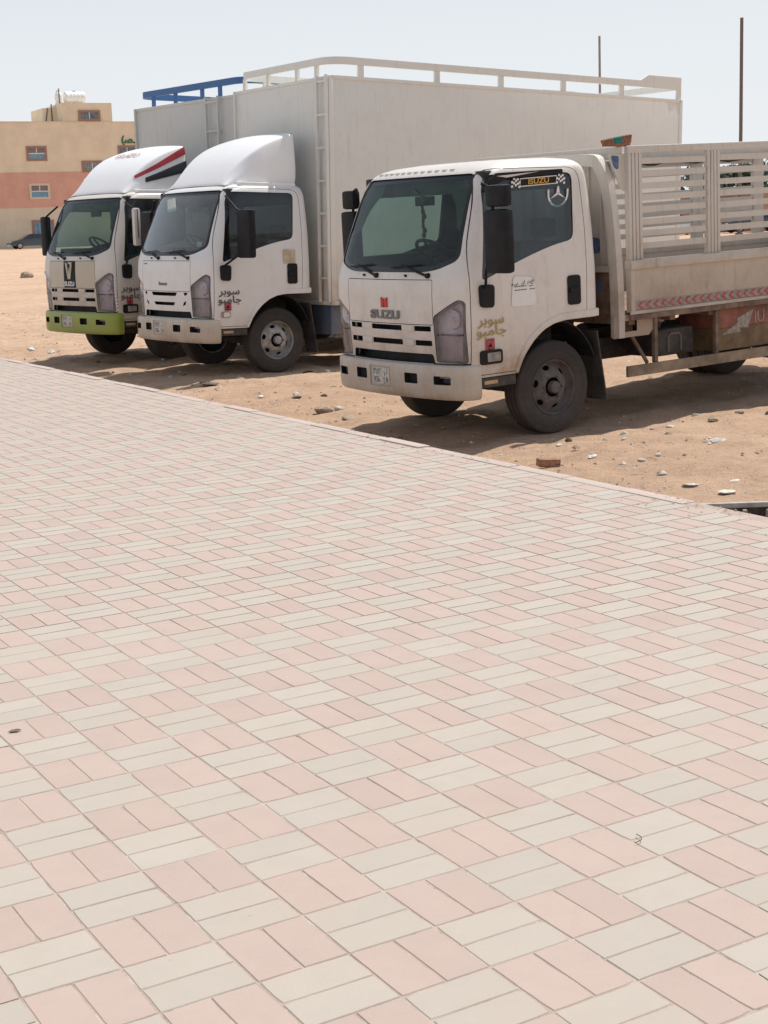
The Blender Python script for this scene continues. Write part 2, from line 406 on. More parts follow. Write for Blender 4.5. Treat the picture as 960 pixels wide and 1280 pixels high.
def cab_front_x(y, z, off=0):
    xb, xf, w, bow, rc = cabp(z); return xf-bow*(y/w)**2+off
def cab_side_y(z): return cabp(z)[2]
def cab_corner_x(y, z):
    rg = cab_ring(z, 0); return max(x+(xx-x)*(abs(y)-yy0)/((yy1-yy0) or 1) for (x, yy0), (xx, yy1) in zip(rg[:-1], rg[1:]) if x > .5 and min(yy0, yy1) <= abs(y) <= max(yy0, yy1))
def cab_ring(z, off):
    xb, xf, w, bow, rc = cabp(z)
    xb += off; xf -= off; w -= off; rc = max(.03, rc-off*.5)
    fx = lambda y: xf-bow*(y/w)**2
    rr = .06; pts = []
    for k in range(5): pts.append((xb, (w-rr)*k/5))
    for k in range(5): a = k/4*math.pi/2; pts.append((xb+rr-rr*math.cos(a), w-rr+rr*math.sin(a)))
    yf = w-rc; xs = fx(yf)-rc*.95
    for k in range(1, 15): pts.append((xb+rr+(xs-xb-rr)*k/15, w))
    A = Vector((xs, w)); C = Vector((fx(yf), yf)); B = Vector((fx(w*.985), w))
    for k in range(10): t = k/9; q = A*(1-t)**2+B*2*t*(1-t)+C*t*t; pts.append(tuple(q))
    for k in range(1, 13): y = yf*(1-k/12); pts.append((fx(y), y))
    return pts+[(x, -y) for x, y in pts[1:-1][::-1]]
def cab_solid(off, z0, z1, mats):
    zs = [z0]+[z for z in list(np.arange(.6, 2.2, .055))+list(np.linspace(2.2, 2.34, 8)) if z0+.02 < z < z1-.004]+[z1]
    b = MB(); rings = [cab_ring(z+(off if z > 1.8 else 0), off) if z+off < 2.34 else cab_ring(2.34, off) for z in zs]; n = len(rings[0])
    for z, rg in zip(zs, rings):
        b.v += [(x, y, z) for x, y in rg]
    for i in range(len(zs)-1):
        for k in range(n):
            b.f.append((i*n+k, i*n+(k+1) % n, (i+1)*n+(k+1) % n, (i+1)*n+k)); b.m.append(0)
    b.f += [tuple(range(n))[::-1], tuple((len(zs)-1)*n+k for k in range(n))]; b.m += [0, 0]
    return b.mesh('solid', [M[x] for x in mats])

WS = rounded([(-.62, 1.452), (.62, 1.452), (.875, 1.545), (.79, 2.235), (-.79, 2.235), (-.875, 1.545)], [.2, .2, .07, .09, .09, .07], 6)
SIDEWIN = rounded([(.795, 1.365), (.62, 1.425), (.43, 1.49), (.20, 1.56), (-.02, 1.615), (-.225, 1.645), (-.275, 2.205), (.63, 2.215), (.685, 2.08)], [.05, .05, .1, .1, .1, .07, .07, .05, .05], 4)
DOOR = rounded([(.90, 1.58), (.915, .60), (.36, .60), (-.325, .60), (-.36, 1.75), (-.345, 2.245), (.655, 2.26)], [.2, .02, 0, 0, .1, .12, .12], 5)
ARCH = [(.470, .3), (.470, .54), (.44, .60), (.38, .70), (.31, .785), (.24, .85), (.14, .915), (.03, .955), (-.1, .972), (-.7, .975), (-.7, .3)]
HOOD = rounded([(-.628, 1.022), (.628, 1.022), (.628, 1.388), (-.628, 1.388)], .015, 2)
HLC = [(.640, .715), (.938, .708), (.942, 1.205), (.905, 1.228), (.640, 1.088)]
HL = rounded(HLC, [.02, .02, .02, .03, .02], 3)
HLI = rounded([(.656, .731), (.922, .724), (.926, 1.192), (.903, 1.207), (.656, 1.078)], [.012]*5, 2)
def mirror_poly(p): return [(-y, z) for y, z in p][::-1]
def grow(poly, d):
    c = Vector((0, 0)); n = len(poly)
    for p in poly: c += Vector(p)/n
    out = []
    for i in range(n):
        a = Vector(poly[i-1]); p = Vector(poly[i]); b = Vector(poly[(i+1) % n])
        e1 = (p-a).normalized(); e2 = (b-p).normalized(); nn = Vector((e1.y+e2.y, -e1.x-e2.x))
        if nn.length < 1e-6: nn = p-c
        nn.normalize()
        if nn.dot(p-c) < 0 and False: nn = -nn
        out.append(tuple(p+nn*d))
    area = lambda q: abs(sum(q[i-1][0]*q[i][1]-q[i][0]*q[i-1][1] for i in range(len(q))))
    if (area(out) > area(poly)) != (d > 0): return grow(poly[::-1], d)[::-1] if not getattr(grow, 'g', False) else out
    return out

TH = .035
def cab_meshes(body, door_m, hood_m, style):
    """cut a hollow cab into body, doors, hood, glass and lamps; returns dict of meshes"""
    def shell(mat, o0=0., th=TH):
        s = cab_solid(o0, .575, 2.345-o0, [mat]); i = cab_solid(o0+th, .60 if th > .02 else .4, 2.345-o0-th, ['interior'])
        return s, i
    P = prism_mesh
    wins = [('DIFFERENCE', P(WS, 'x', .3, 1.5, 'frit')), ('DIFFERENCE', P(SIDEWIN, 'y', .6, 1.4, 'rubber')), ('DIFFERENCE', P(SIDEWIN, 'y', -1.4, -.6, 'rubber')),
            ('DIFFERENCE', P(rounded([(-.62, 1.62), (.62, 1.62), (.62, 2.08), (-.62, 2.08)], .06), 'x', -.8, -.3, 'rubber'))]
    arch = ('DIFFERENCE', P(ARCH, 'y', -1.4, 1.4, 'black'))
    out = {}
    s, i = shell(body)
    doorcut = [('DIFFERENCE', P(grow(DOOR, .0055), 'y', y0, y1, 'rubber')) for y0, y1 in ((.62, 1.4), (-1.4, -.62))]
    hood_cut = ('DIFFERENCE', P(grow(HOOD, .006), 'x', .9, 1.4, 'rubber'))
    lamps = [('DIFFERENCE', P(grow(q, .005), 'x', .80, 1.4, 'lamp_dark')) for q in (HL, mirror_poly(HL))]
    slots = []
    if style == 'bars':
        for z0, z1 in ((.964, 1.008), (.842, .888)):
            for y0, y1 in ((-.60, -.395), (-.225, .225), (.395, .60)):
                slots.append(('DIFFERENCE', P(rounded([(y0, z0), (y1, z0), (y1, z1), (y0, z1)], .008, 2), 'x', 1.0, 1.4, 'hole')))
    else:
        for q in ([(-.30, .962), (.30, .962), (.34, 1.006), (-.34, 1.006)], [(-.245, .845), (.245, .845), (.28, .885), (-.28, .885)]):
            slots.append(('DIFFERENCE', P(rounded(q, .012, 3), 'x', 1.0, 1.4, 'hole')))
        for sgn in (1, -1):
            for q in ([(.50, .965), (.56, .985), (.56, 1.006), (.485, 1.006)], [(.45, .838), (.51, .862), (.53, .905), (.47, .885)]):
                q = [(sgn*y, z) for y, z in q]
                if sgn < 0: q = q[::-1]
                slots.append(('DIFFERENCE', P(q, 'x', 1.0, 1.4, 'hole')))
    for sgn in (1, -1): slots.append(('DIFFERENCE', P([(sgn*.60, .684), (sgn*1.1, .684), (sgn*1.1, .704), (sgn*.60, .700)][::sgn], 'x', .90, 1.4, 'hole')))
    slots.append(('DIFFERENCE', P(rounded([(-.60, .695), (.62, .695), (.60, .775), (-.58, .775)], .02, 2), 'x', .95, 1.4, 'hole')))
    out['body'] = boolean(s, [('DIFFERENCE', i)]+wins+[arch]+doorcut+[hood_cut]+lamps+slots)
    s, i = shell(door_m)
    for nm, y0, y1 in (('door_l', .5, 1.4), ('door_r', -1.4, -.5)):
        out[nm] = boolean(s.copy(), [('DIFFERENCE', i.copy()), ('INTERSECT', P(DOOR, 'y', y0, y1, 'rubber')), wins[1][:1]+(P(SIDEWIN, 'y', -1.4, 1.4, 'rubber'),), ('DIFFERENCE', P(ARCH, 'y', -1.4, 1.4, 'black'))])
    s, i = shell(hood_m)
    out['hood'] = boolean(s, [('DIFFERENCE', i), ('INTERSECT', P(HOOD, 'x', .9, 1.4, 'rubber'))])
    g, gi = cab_solid(.008, .575, 2.33, ['frit']), cab_solid(.014, .4, 2.32, ['frit'])
    gs = boolean(g, [('DIFFERENCE', gi)])
    wsin = grow(WS, -.045)
    out['glass'] = boolean(gs.copy(), [('INTERSECT', P(wsin, 'x', .3, 1.5, 'frit'))])
    out['frit'] = boolean(gs.copy(), [('INTERSECT', P(WS, 'x', .3, 1.5, 'frit')), ('DIFFERENCE', P(wsin, 'x', .2, 1.6, 'frit'))])
    for nm, y0, y1 in (('sg_l', .5, 1.4), ('sg_r', -1.4, -.5)):
        out[nm] = boolean(gs.copy(), [('INTERSECT', P(SIDEWIN, 'y', y0, y1, 'frit'))])
    out['rear'] = boolean(gs.copy(), [('INTERSECT', P([(-.62, 1.62), (.62, 1.62), (.62, 2.08), (-.62, 2.08)], 'x', -.8, -.3, 'frit'))])
    l, li = cab_solid(.004, .575, 2.33, ['lamp_glass']), cab_solid(.016, .4, 2.3, ['lamp_glass'])
    ls = boolean(l, [('DIFFERENCE', li)])
    up = [(.5, .944), (1.2, .944), (1.2, 1.4), (.5, 1.4)]; lo = [(.5, .5), (1.2, .5), (1.2, .932), (.5, .932)]
    for nm, q in (('l', HLI), ('r', mirror_poly(HLI))):
        u, w = (up, lo) if nm == 'l' else (mirror_poly(up), mirror_poly(lo))
        out['lens_up_'+nm] = boolean(ls.copy(), [('INTERSECT', P(q, 'x', .80, 1.4, 'lamp_glass')), ('INTERSECT', P(u, 'x', .7, 1.5, 'lamp_glass'))])
        out['lens_lo_'+nm] = boolean(ls.copy(), [('INTERSECT', P(q, 'x', .80, 1.4, 'lamp_glass')), ('INTERSECT', P(w, 'x', .7, 1.5, 'lamp_glass'))])
    for nm, q in (('l', HL), ('r', mirror_poly(HL))):
        qi = HLI if nm == 'l' else mirror_poly(HLI)
        bz = boolean(ls.copy(), [('INTERSECT', P(q, 'x', .80, 1.4, 'lamp_dark')), ('DIFFERENCE', P(qi, 'x', .7, 1.5, 'lamp_dark'))])
        out['bezel_'+nm] = bz
    rf, ri = cab_solid(.055, .575, 2.3, ['reflector']), cab_solid(.065, .4, 2.28, ['reflector'])
    rs = boolean(rf, [('DIFFERENCE', ri)])
    for nm, q in (('l', HL), ('r', mirror_poly(HL))):
        out['refl_'+nm] = boolean(rs.copy(), [('INTERSECT', P(grow(q, .02), 'x', .78, 1.4, 'reflector'))])
    return out

def one_mat(me, mats):
    me = me.copy(); me.materials.clear()
    for x in mats: me.materials.append(M[x])
    me.polygons.foreach_set('material_index', [0]*len(me.polygons)); return me

# ---- wheels
def wheel_meshes(style):
    t = MB()
    prof = [(.238, -.085), (.245, -.10), (.30, -.112), (.36, -.108), (.392, -.095), (.4025, -.08)]
    tread = []
    for k, (a, bb) in enumerate(((-.08, -.055), (-.045, -.012), (-.004, .004), (.012, .045), (.055, .08))):
        tread += [(.4025, a), (.4025, bb)]
        if k < 4: tread += [(.393, bb+.001), (.393, (-.046, -.005, .011, .054)[k])]
    prof = prof[:-1]+tread+[(.392, .095), (.36, .108), (.345, .109), (.342, .112), (.325, .1125), (.322, .109), (.30, .112), (.262, .106), (.245, .10), (.238, .085)]
    t.lathe(prof, 56)
    tyre = t.mesh('tyre', [M['tyre']], 25)
    rim = MB()
    rim.lathe([(.240, .10), (.236, .104), (.228, .098), (.222, .06), (.205, .035), (.19, .04), (.15, .075), (.115, .088), (.085, .088), (.085, .075), (.115, .075), (.15, .06), (.19, .025), (.205, .02), (.232, .05), (.232, -.09), (.24, -.09)], 48)
    mat = 'rim_silver' if style == 'silver' else 'rim_dusty'
    rm = rim.mesh('rim', [M[mat]])
    cuts = []
    nh = 6
    for k in range(nh):
        a = 2*math.pi*(k+.25)/nh
        c = MB(); pl = [(.172*math.cos(a)+.034*math.cos(u)*-math.sin(a)+.019*math.sin(u)*math.cos(a), .172*math.sin(a)+.034*math.cos(u)*math.cos(a)+.019*math.sin(u)*math.sin(a)) for u in [2*math.pi*i/12 for i in range(12)]]
        c.prism(pl, 'y', -.05, .14); cuts.append(('DIFFERENCE', c.mesh('c', [M['hole']])))
    rm = boolean(rm, cuts); rm.shade_smooth(); rm.set_sharp_from_angle(angle=R(30))
    hub = MB(); hub.lathe([(.001, .135), (.04, .135), (.052, .128), (.056, .088), (.001, .088)], 20, closed=False)
    for k in range(6):
        a = 2*math.pi*k/6; hub.ell((.098*math.cos(a), .092, .098*math.sin(a)), (.013, .014, .013), 8, 4)
    hub.lathe([(.001, -.02), (.235, -.02), (.235, -.03), (.001, -.03)], 24, mi=1, closed=False)
    hm = hub.mesh('hub', [M[mat], M['hole']], 35)
    return tyre, rm, hm
WH = {'silver': wheel_meshes('silver'), 'dusty': wheel_meshes('dusty')}
def wheel(parent, x, y, style, flip=False):
    t, r_, h = WH[style]
    w = link('wheel', t, parent, (x, y, .40), (0, 0, math.pi if flip else 0))
    link('rim', r_, w); link('hub', h, w)
    return w

def arabic(t, line, x, z, size, mat, parent, tilt=0):
    # presentation forms written left to right for a renderer that does not shape Arabic
    s = {'super': '\uFEAE\uFE92\uFEEE\uFEB3', 'jumbo': '\uFEEE\uFE92\uFEE3\uFE8E\uFE9F'}[t]
    s = {'super': '\uFEAE\uFE91\uFEEE\uFEB3', 'jumbo': '\uFEEE\uFE92\uFEE3\uFE8E\uFE9F'}[t]
    return text(s, size, on_side(x, .992, z, tilt), mat, parent, sx=1.25, bold=.0012)

def smooth2(pts, n=3):
    P_ = [Vector(p) for p in pts]; out = []
    for i in range(len(P_)-1):
        a, b_, c, d = P_[max(i-1, 0)], P_[i], P_[i+1], P_[min(i+2, len(P_)-1)]
        for k in range(n):
            t = k/n; out.append(tuple(.5*((2*b_)+(c-a)*t+(2*a-5*b_+4*c-d)*t*t+(3*b_-a-3*c+d)*t**3)))
    return out+[tuple(P_[-1])]
def make_truck(name, pos, yaw, pitch, label, body, door_m, hood_m, style, bumper, wheel_style, group='light trucks parked in a row on the sand'):
    root = empty(name, pos, (0, pitch, yaw), label=label, cat='truck', group=group)
    me = cab_meshes(body, door_m, hood_m, style)
    cabo = finish(me['body'], 'cab', root)
    doors = []
    for k in ('door_l', 'door_r'): doors.append(finish(me[k], 'door', root))
    hood = finish(me['hood'], 'front_panel', root)
    ws = finish(one_mat(me['glass'], ['windshield' if name != 'box_truck_clean' else 'windshield_dusty']), 'windshield', root)
    finish(one_mat(me['frit'], ['frit']), 'windshield_border', ws)
    for k, d in (('sg_l', doors[0]), ('sg_r', doors[1])): finish(one_mat(me[k], ['side_glass']), 'side_window', d)
    finish(one_mat(me['rear'], ['side_glass']), 'rear_window', root)
    for k, sg in (('l', 1), ('r', -1)):
        h = finish(one_mat(me['lens_up_'+k], ['lamp_glass']), 'headlight', root)
        finish(one_mat(me['lens_lo_'+k], ['lamp_glass_b']), 'indicator_lens', h)
        finish(one_mat(me['refl_'+k], ['reflector']), 'lamp_reflector', h); finish(one_mat(me['bezel_'+k], ['lamp_dark']), 'lamp_bezel', h)
        b = MB(); b.lathe([(.001, -.045), (.05, -.035), (.085, .0), (.09, .008), (.082, .006), (.045, -.028), (.001, -.038)], 24, 'x', (.955, sg*.80, 1.065), closed=False)
        b.ell((.950, sg*.80, 1.065), (.03, .018, .018), 10, 6, 0)
        b.box(.88, .99, sg*.65, sg*.88, .933, .943, 1)
        b.build('lamp_bulb', ['chrome', 'lamp_dark'], h, 30)
    # door handles, cowl, gutters
    for sg, d in ((1, doors[0]), (-1, doors[1])):
        y = sg*.985
        b = MB(); b.prism(rounded([(-.125, 1.095), (-.125, 1.345), (-.268, 1.345), (-.268, 1.095)], .035), 'y', y-.02, y+sg*.012)
        b.bevbox(-.255, -.14, min(y+sg*.008, y+sg*.03), max(y+sg*.008, y+sg*.03), 1.20, 1.245, .006)
        b.build('door_handle', 'black', d, 30)
    b = MB()
    for y in (-.12, .58):                      # wiper pivots and arms
        b.lathe([(.001, .035), (.020, .030), (.024, 0)], 10, 'x', (cab_front_x(y, 1.425)-.004, y, 1.425), closed=False)
    wp = b.build('wiper_pivot', 'black', root, 30)
    for y0 in (-.12, .58):
        b = MB(); P0 = Vector((cab_front_x(y0, 1.425)+.02, y0, 1.425)); y1 = y0-.34; P1 = Vector((cab_front_x(y1, 1.515)+.02, y1, 1.515))
        b.tube([P0, P0.lerp(P1, .5)+Vector((.01, 0, 0)), P1], [.012, .010, .007], 6)
        q = [Vector((cab_front_x(y, 1.492+k*.014)+.012, y, 1.492+k*.014)) for k, y in ((0, y1-.16), (1, y1+.04), (2, y1+.24))]
        b.tube(q, .006, 5); b.build('wiper', 'black', root, 30)
    for y in (-.33, .30):
        MB().tube([(cab_front_x(y, 1.42)-.01, y, 1.42), (cab_front_x(y, 1.43)+.022, y, 1.43)], [.014, .007], 8).build('washer_nozzle', 'black', root, 30)
    # bumper: curved bar that wraps round both corners
    def bring(z, off):
        w = .987-off; xf = 1.135-off; pts = []
        for k in range(9): pts.append((.84+(.90-.84)*k/8, w))
        A = Vector((.90, w)); B = Vector((1.03-off, w-.02)); C = Vector((xf-.10*(.70/w)**2, .70))
        for k in range(1, 9): t = k/8; q = A*(1-t)**2+B*2*t*(1-t)+C*t*t; pts.append(tuple(q))
        for k in range(1, 13): y = .70*(1-k/12); pts.append((xf-.10*(y/w)**2, y))
        return pts+[(x, -y) for x, y in pts[:-1][::-1]]
    b = MB(); zs = [(.395, .035), (.40, .02), (.415, .008), (.45, 0), (.60, 0), (.655, .0), (.675, .006), (.688, .02)]
    R0 = [bring(z, o) for z, o in zs]; n = len(R0[0]); inner = bring(.5, .10)
    for (z, o), rg in zip(zs, R0): b.v += [(x, y, z) for x, y in rg]
    for z in (.688, .395): b.v += [(x, y, z) for x, y in inner]
    L = len(zs)+2; ordr = list(range(len(zs)))+[len(zs), len(zs)+1]
    for a in range(L):
        c = (a+1) % L
        for k in range(n-1): b.f.append((a*n+k, a*n+k+1, c*n+k+1, c*n+k)); b.m.append(0)
    b.f += [tuple(a*n for a in range(L)), tuple(a*n+n-1 for a in range(L))[::-1]]; b.m += [0, 0]
    bm_ = b.mesh('bumper', [M[bumper]])
    cuts = []
    for y0, y1, z0, z1 in ((-.47, -.29, .525, .615), (.285, .455, .525, .612), (.655, .835, .528, .60), (-.835, -.655, .528, .60)):
        cuts.append(('DIFFERENCE', prism_mesh(rounded([(y0, z0), (y1, z0), (y1, z1), (y0, z1)], .012, 3), 'x', 1.055 if abs(y0) < .5 else .965, 1.3, 'hole')))
    cuts.append(('DIFFERENCE', prism_mesh([(-.235, .47), (.085, .47), (.085, .65), (-.235, .65)], 'x', 1.118, 1.3, bumper)))
    bo = finish(boolean(bm_, cuts), 'bumper', root, 30)
    for y in (-.745, .745):
        b = MB(); b.prism(rounded([(y-.078, .535), (y+.078, .535), (y+.078, .594), (y-.078, .594)], .01, 2), 'x', .96, 1.0); b.build('fog_lamp', 'fog_glass', bo, 30)
    b = MB(); b.bevbox(1.112, 1.1235, -.215, .055, .487, .637, .004)
    pl = b.build('number_plate', 'plate', bo, 30)
    for s_, yy, zz in (('\u0661\u0663\u0665\u0663', -.135, .597), ('936', -.14, .525), ('\uFEAD\u0020\uFE8D', .0, .597), ('J A', .0, .525)):
        text(s_, .075, on_front(1.1245, yy, zz), 'dark_letter', pl, 'plate_lettering', .0006, .8)
    for y in (-.38, .37): MB().prism([(y-.088, .526), (y+.085, .526), (y+.085, .613), (y-.088, .613)], 'x', 1.062, 1.075).build('bumper_recess', 'hole', bo)
    if style == 'bars':
        for y in (-.31, .31):
            for z0, z1 in ((.962, 1.010), (.838, .892)):
                x = cab_front_x(y, .93); MB().bevbox(x-.02, x+.009, y-.075, y+.075, z0, z1, .006).build('grille_post', body, cabo, 30)
    # interior
    b = MB(); b.bevbox(.58, .93, -.86, .86, 1.05, 1.40, .05); b.bevbox(.52, .68, .25, .62, 1.32, 1.47, .04); b.build('dashboard', 'interior', root, 30)
    for y in (-.45, .45):
        b = MB(); b.bevbox(-.30, .22, y-.24, y+.24, 1.0, 1.15, .05); b.bevbox(-.36, -.22, y-.23, y+.23, 1.12, 1.62, .05, rot=Matrix.Rotation(-.12, 3, 'Y')); b.bevbox(-.38, -.28, y-.13, y+.13, 1.66, 1.83, .035)
        b.build('seat', 'seat', root, 30)
    b = MB(); ax = Matrix.Rotation(R(-38), 3, 'Y'); c = Vector((.66, .25, 1.565))
    b.tube([c+ax @ Vector((math.cos(t)*.23, math.sin(t)*.23, 0)) for t in [2*math.pi*k/28 for k in range(28)]], .016, 8, closed=True)
    b.tube([c+ax @ Vector((.2, 0, 0)), c+ax @ Vector((0, 0, -.04)), c+ax @ Vector((-.2, 0, 0))], .014, 6)
    b.tube([c+ax @ Vector((0, 0, -.02)), c+ax @ Vector((0, 0, -.30))], .03, 8); b.build('steering_wheel', 'black', root, 40)
    MB().bevbox(-.44, .90, -.9, .9, .985, 1.03, .01).bevbox(.56, .92, -.9, .9, .62, .985, .02).build('cab_floor', 'interior', root)
    MB().bevbox(-.43, .64, -.87, .87, 2.075, 2.25, .02).build('headliner', 'interior', root)
    for sg in (1, -1): MB().bevbox(-.40, .70, sg*.915-.02, sg*.915+.02, 1.0, 1.56 if sg < 0 else 1.40, .01).build('door_trim', 'interior', root)
    MB().tube([(.72, .0, 2.14), (.66, .0, 2.10)], .01, 6).bevbox(.60, .63, -.13, .13, 1.99, 2.07, .01).build('rear_view_mirror', 'black', root)
    # sill, wheel arch liner, mud flaps
    for sg in (1, -1):
        b = MB(); b.bevbox(.46, .88, sg*.93-.04, sg*.93+.04, .485, .568, .01); st = b.build('step', 'black_dusty', root)
        MB().box(.66, .80, sg*.972-.003, sg*.972+.003, .515, .545).build('step_reflector', 'amber', st)
        arc = [(.47*math.cos(t), .42+.545*math.sin(t)) for t in [R(8+k*(158-8)/12) for k in range(13)]]
        b = MB(); o = len(b.v)
        for x, z in arc: b.v += [(x, sg*.66, z), (x, sg*.955, z)]
        for x, z in arc: b.v += [(x*1.02, sg*.66, z+.012), (x*1.02, sg*.955, z+.012)]
        n = len(arc)
        for k in range(n-1):
            b.f += [(2*k, 2*k+1, 2*k+3, 2*k+2), (2*n+2*k, 2*n+2*k+2, 2*n+2*k+3, 2*n+2*k+1), (2*k+1, 2*n+2*k+1, 2*n+2*k+3, 2*k+3)]; b.m += [0]*3
        b.build('wheel_arch_liner', 'black', root, 40)
        rot = Matrix.Rotation(R(9), 3, 'Y')
        MB().bevbox(-.525, -.51, sg*.84-.13, sg*.84+.13, .22, .85, .004, rot=rot).build('mud_flap', 'black_dusty', root)
    for sg in (1, -1):           # pressed flare round each front wheel arch
        outer = [(.478, .60), (.425, .72), (.345, .84), (.255, .915), (.15, .975), (.03, 1.018), (-.1, 1.038), (-.47, 1.045)]
        inn = [(.452, .578), (.385, .70), (.315, .785), (.243, .852), (.142, .917), (.031, .957), (-.1, .974), (-.47, .978)]
        b = MB(); n = len(outer); y0, y1 = sg*.970, sg*.9955
        for (xo, zo), (xi, zi) in zip(smooth2(outer), smooth2(inn)):
            b.v += [(xi, y0, zi), (xi, y1-.002*sg, zi), (xo-(xo-xi)*.15, y1, zo-(zo-zi)*.15), (xo, y1-.013*sg, zo), (xo, y0, zo)]
        n = len(b.v)//5
        for i in range(n-1):
            for k in range(4): b.f.append((i*5+k, i*5+k+1, (i+1)*5+k+1, (i+1)*5+k)); b.m.append(0)
        b.f += [(0, 1, 2, 3, 4), tuple((n-1)*5+k for k in range(5))]; b.m += [0, 0]
        b.build('wheel_arch_flare', body, cabo, 30)
    # chassis
    for sg in (1, -1):
        MB().bevbox(-6.4 if 'box' in name else -5.4, .9, sg*.37-.03, sg*.37+.03, .50, .70, .008).build('chassis_rail', 'chassis', root)
    b = MB(); b.bevbox(-.12, .12, -.78, .78, .33, .45, .02); b.bevbox(-.55, .55, -.30, .30, .42, .95, .08); b.bevbox(-.05, .9, -.62, -.30, .40, .60, .04)
    b.build('front_axle', 'chassis', root)
    MB().tube([(-3.8, -.8, .4), (-3.8, .8, .4)], .07, 12).ell((-3.8, 0, .4), (.2, .22, .2), 14, 8).build('rear_axle', 'chassis', root, 40)
    b = MB(); b.tube([(-.7, -.1, .55), (-3.7, 0, .45)], .05, 10); b.bevbox(-1.5, -.75, -.95, -.5, .5, .82, .05); b.tube([(-1.7, -.6, .6), (-2.6, -.6, .6)], .14, 14)
    b.build('drivetrain', 'chassis', root, 40)
    for sg in (1, -1):
        wheel(root, 0, sg*.815, wheel_style, sg < 0)
        for dy in (.93, .68): wheel(root, -3.8, sg*dy, wheel_style, sg < 0)
    return root, cabo, doors, hood, bo

# ================================================================== LARGE STRUCTURE
# paving frame: A runs along the kerb towards the camera's right, B points across the kerb to the sand
YAW = -1.04161; A2 = Vector((math.cos(YAW), math.sin(YAW), 0)); B2 = Vector((-math.sin(YAW), math.cos(YAW), 0))
O2 = Vector((-.7587, 3.0692, 0)); S = .20315
def G(i, j, z=0): return O2+A2*(i*S)+B2*(j*S)+Vector((0, 0, z))
KERB_D = O2.dot(B2)+S*20.53
ANCH = [(1.503, 12.762, -.411), (.538, 14.186, -.411), (4.647, 14.894, -.311), (3.637, 16.384, -.311), (-1.281, 18.625, -.372), (-2.281, 20.025, -.372),
        (1.81, 20.832, -.47), (.764, 22.297, -.47), (-2.866, 20.879, -.362), (-3.979, 22.19, -.362), (.03, 23.338, -.425), (-1.135, 24.71, -.425),
        (3.0, 12.0, -.33), (4.5, 12.0, -.30), (2.2, 11.0, -.36), (-8, 30, -.37), (-14, 60, -.36), (8, 30, -.40), (2, 15, -.37)]
def ground_z(x, y):
    x = np.asarray(x, float); y = np.asarray(y, float)
    num = np.zeros_like(x); den = np.zeros_like(x)
    for ax, ay, az in ANCH:
        w = 1/((x-ax)**2+(y-ay)**2+.12)**1.5; num += w*az; den += w
    z = num/den
    d = x*B2.x+y*B2.y-KERB_D
    dist = np.hypot(x, y)
    far = np.clip((dist-40)/110, 0, 1); z = z*(1-far)+(-.02)*far
    dip = np.clip(1-(d-.2)/2.3, 0, 1); z = z-.15*dip**1.4
    und = .035*np.sin(x*1.1+.6*np.sin(y*.7))*np.sin(y*.9+1.3)+.015*np.sin(x*3.1+y*2.3)+.012*np.sin(x*5.3-y*4.1+1)
    lipm = np.clip((x-1.25)/.4, 0, 1)*np.clip((y-7.39)/.02, 0, 1)*np.clip((9.5-y)/.4, 0, 1)*np.clip(d/.15, 0, 1)
    z = z+(np.maximum(z, -.06-.36*(y-7.35))-z)*lipm      # grit banked up behind the broken drain edge
    near = np.ones_like(z)
    for ax, ay, az in ANCH[:12]: near *= 1-np.exp(-((x-ax)**2+(y-ay)**2)/.5)
    return z+und*near*np.clip(1-dist/80, 0.1, 1)
def graded(lo, hi, step, ext, g=1.25):
    a = list(np.arange(lo, hi, step)); s = step; v = a[-1]
    while v < ext: s *= g; v += s; a.append(v)
    s = step; v = a[0]
    while v > -ext: s *= g; v -= s; a.insert(0, v)
    return np.array(a)
gx = graded(-13, 9, .085, 1600); gy = graded(7.0, 34, .085, 1600)
X, Y = np.meshgrid(gx, gy, indexing='ij'); Z = ground_z(X, Y)
# small ruts, heels and clods
from mathutils import noise as mnoise
msk = (X > -13.5) & (X < 9.5) & (Y > 8.3) & (Y < 34)
idx = np.argwhere(msk)
for a, bb in idx:
    p = Vector((X[a, bb], Y[a, bb], 0))
    Z[a, bb] += .032*mnoise.fractal(p*2.6, 1.0, 2.1, 5) - .012*max(0, mnoise.noise(p*5.2+Vector((9, 3, 1)))-.25)*3
nx, ny = len(gx), len(gy)
vs = np.stack([X.ravel(), Y.ravel(), Z.ravel()], 1)
ii, jj = np.meshgrid(np.arange(nx-1), np.arange(ny-1), indexing='ij'); q = (ii*ny+jj).ravel()
me = bpy.data.meshes.new('ground'); me.vertices.add(len(vs)); me.vertices.foreach_set('co', vs.ravel())
F = np.stack([q, q+ny, q+ny+1, q+1], 1)
me.loops.add(F.size); me.loops.foreach_set('vertex_index', F.ravel().astype(np.int32))
me.polygons.add(len(F)); me.polygons.foreach_set('loop_start', np.arange(0, F.size, 4, dtype=np.int32)); me.update(calc_edges=True); me.validate()
me.materials.append(M['sand']); me.shade_smooth()
link('ground', me, kind='structure', label='bare tan sand lot with ruts and small stones behind the paving')
def gz(x, y): return float(ground_z(np.array([x]), np.array([y]))[0])

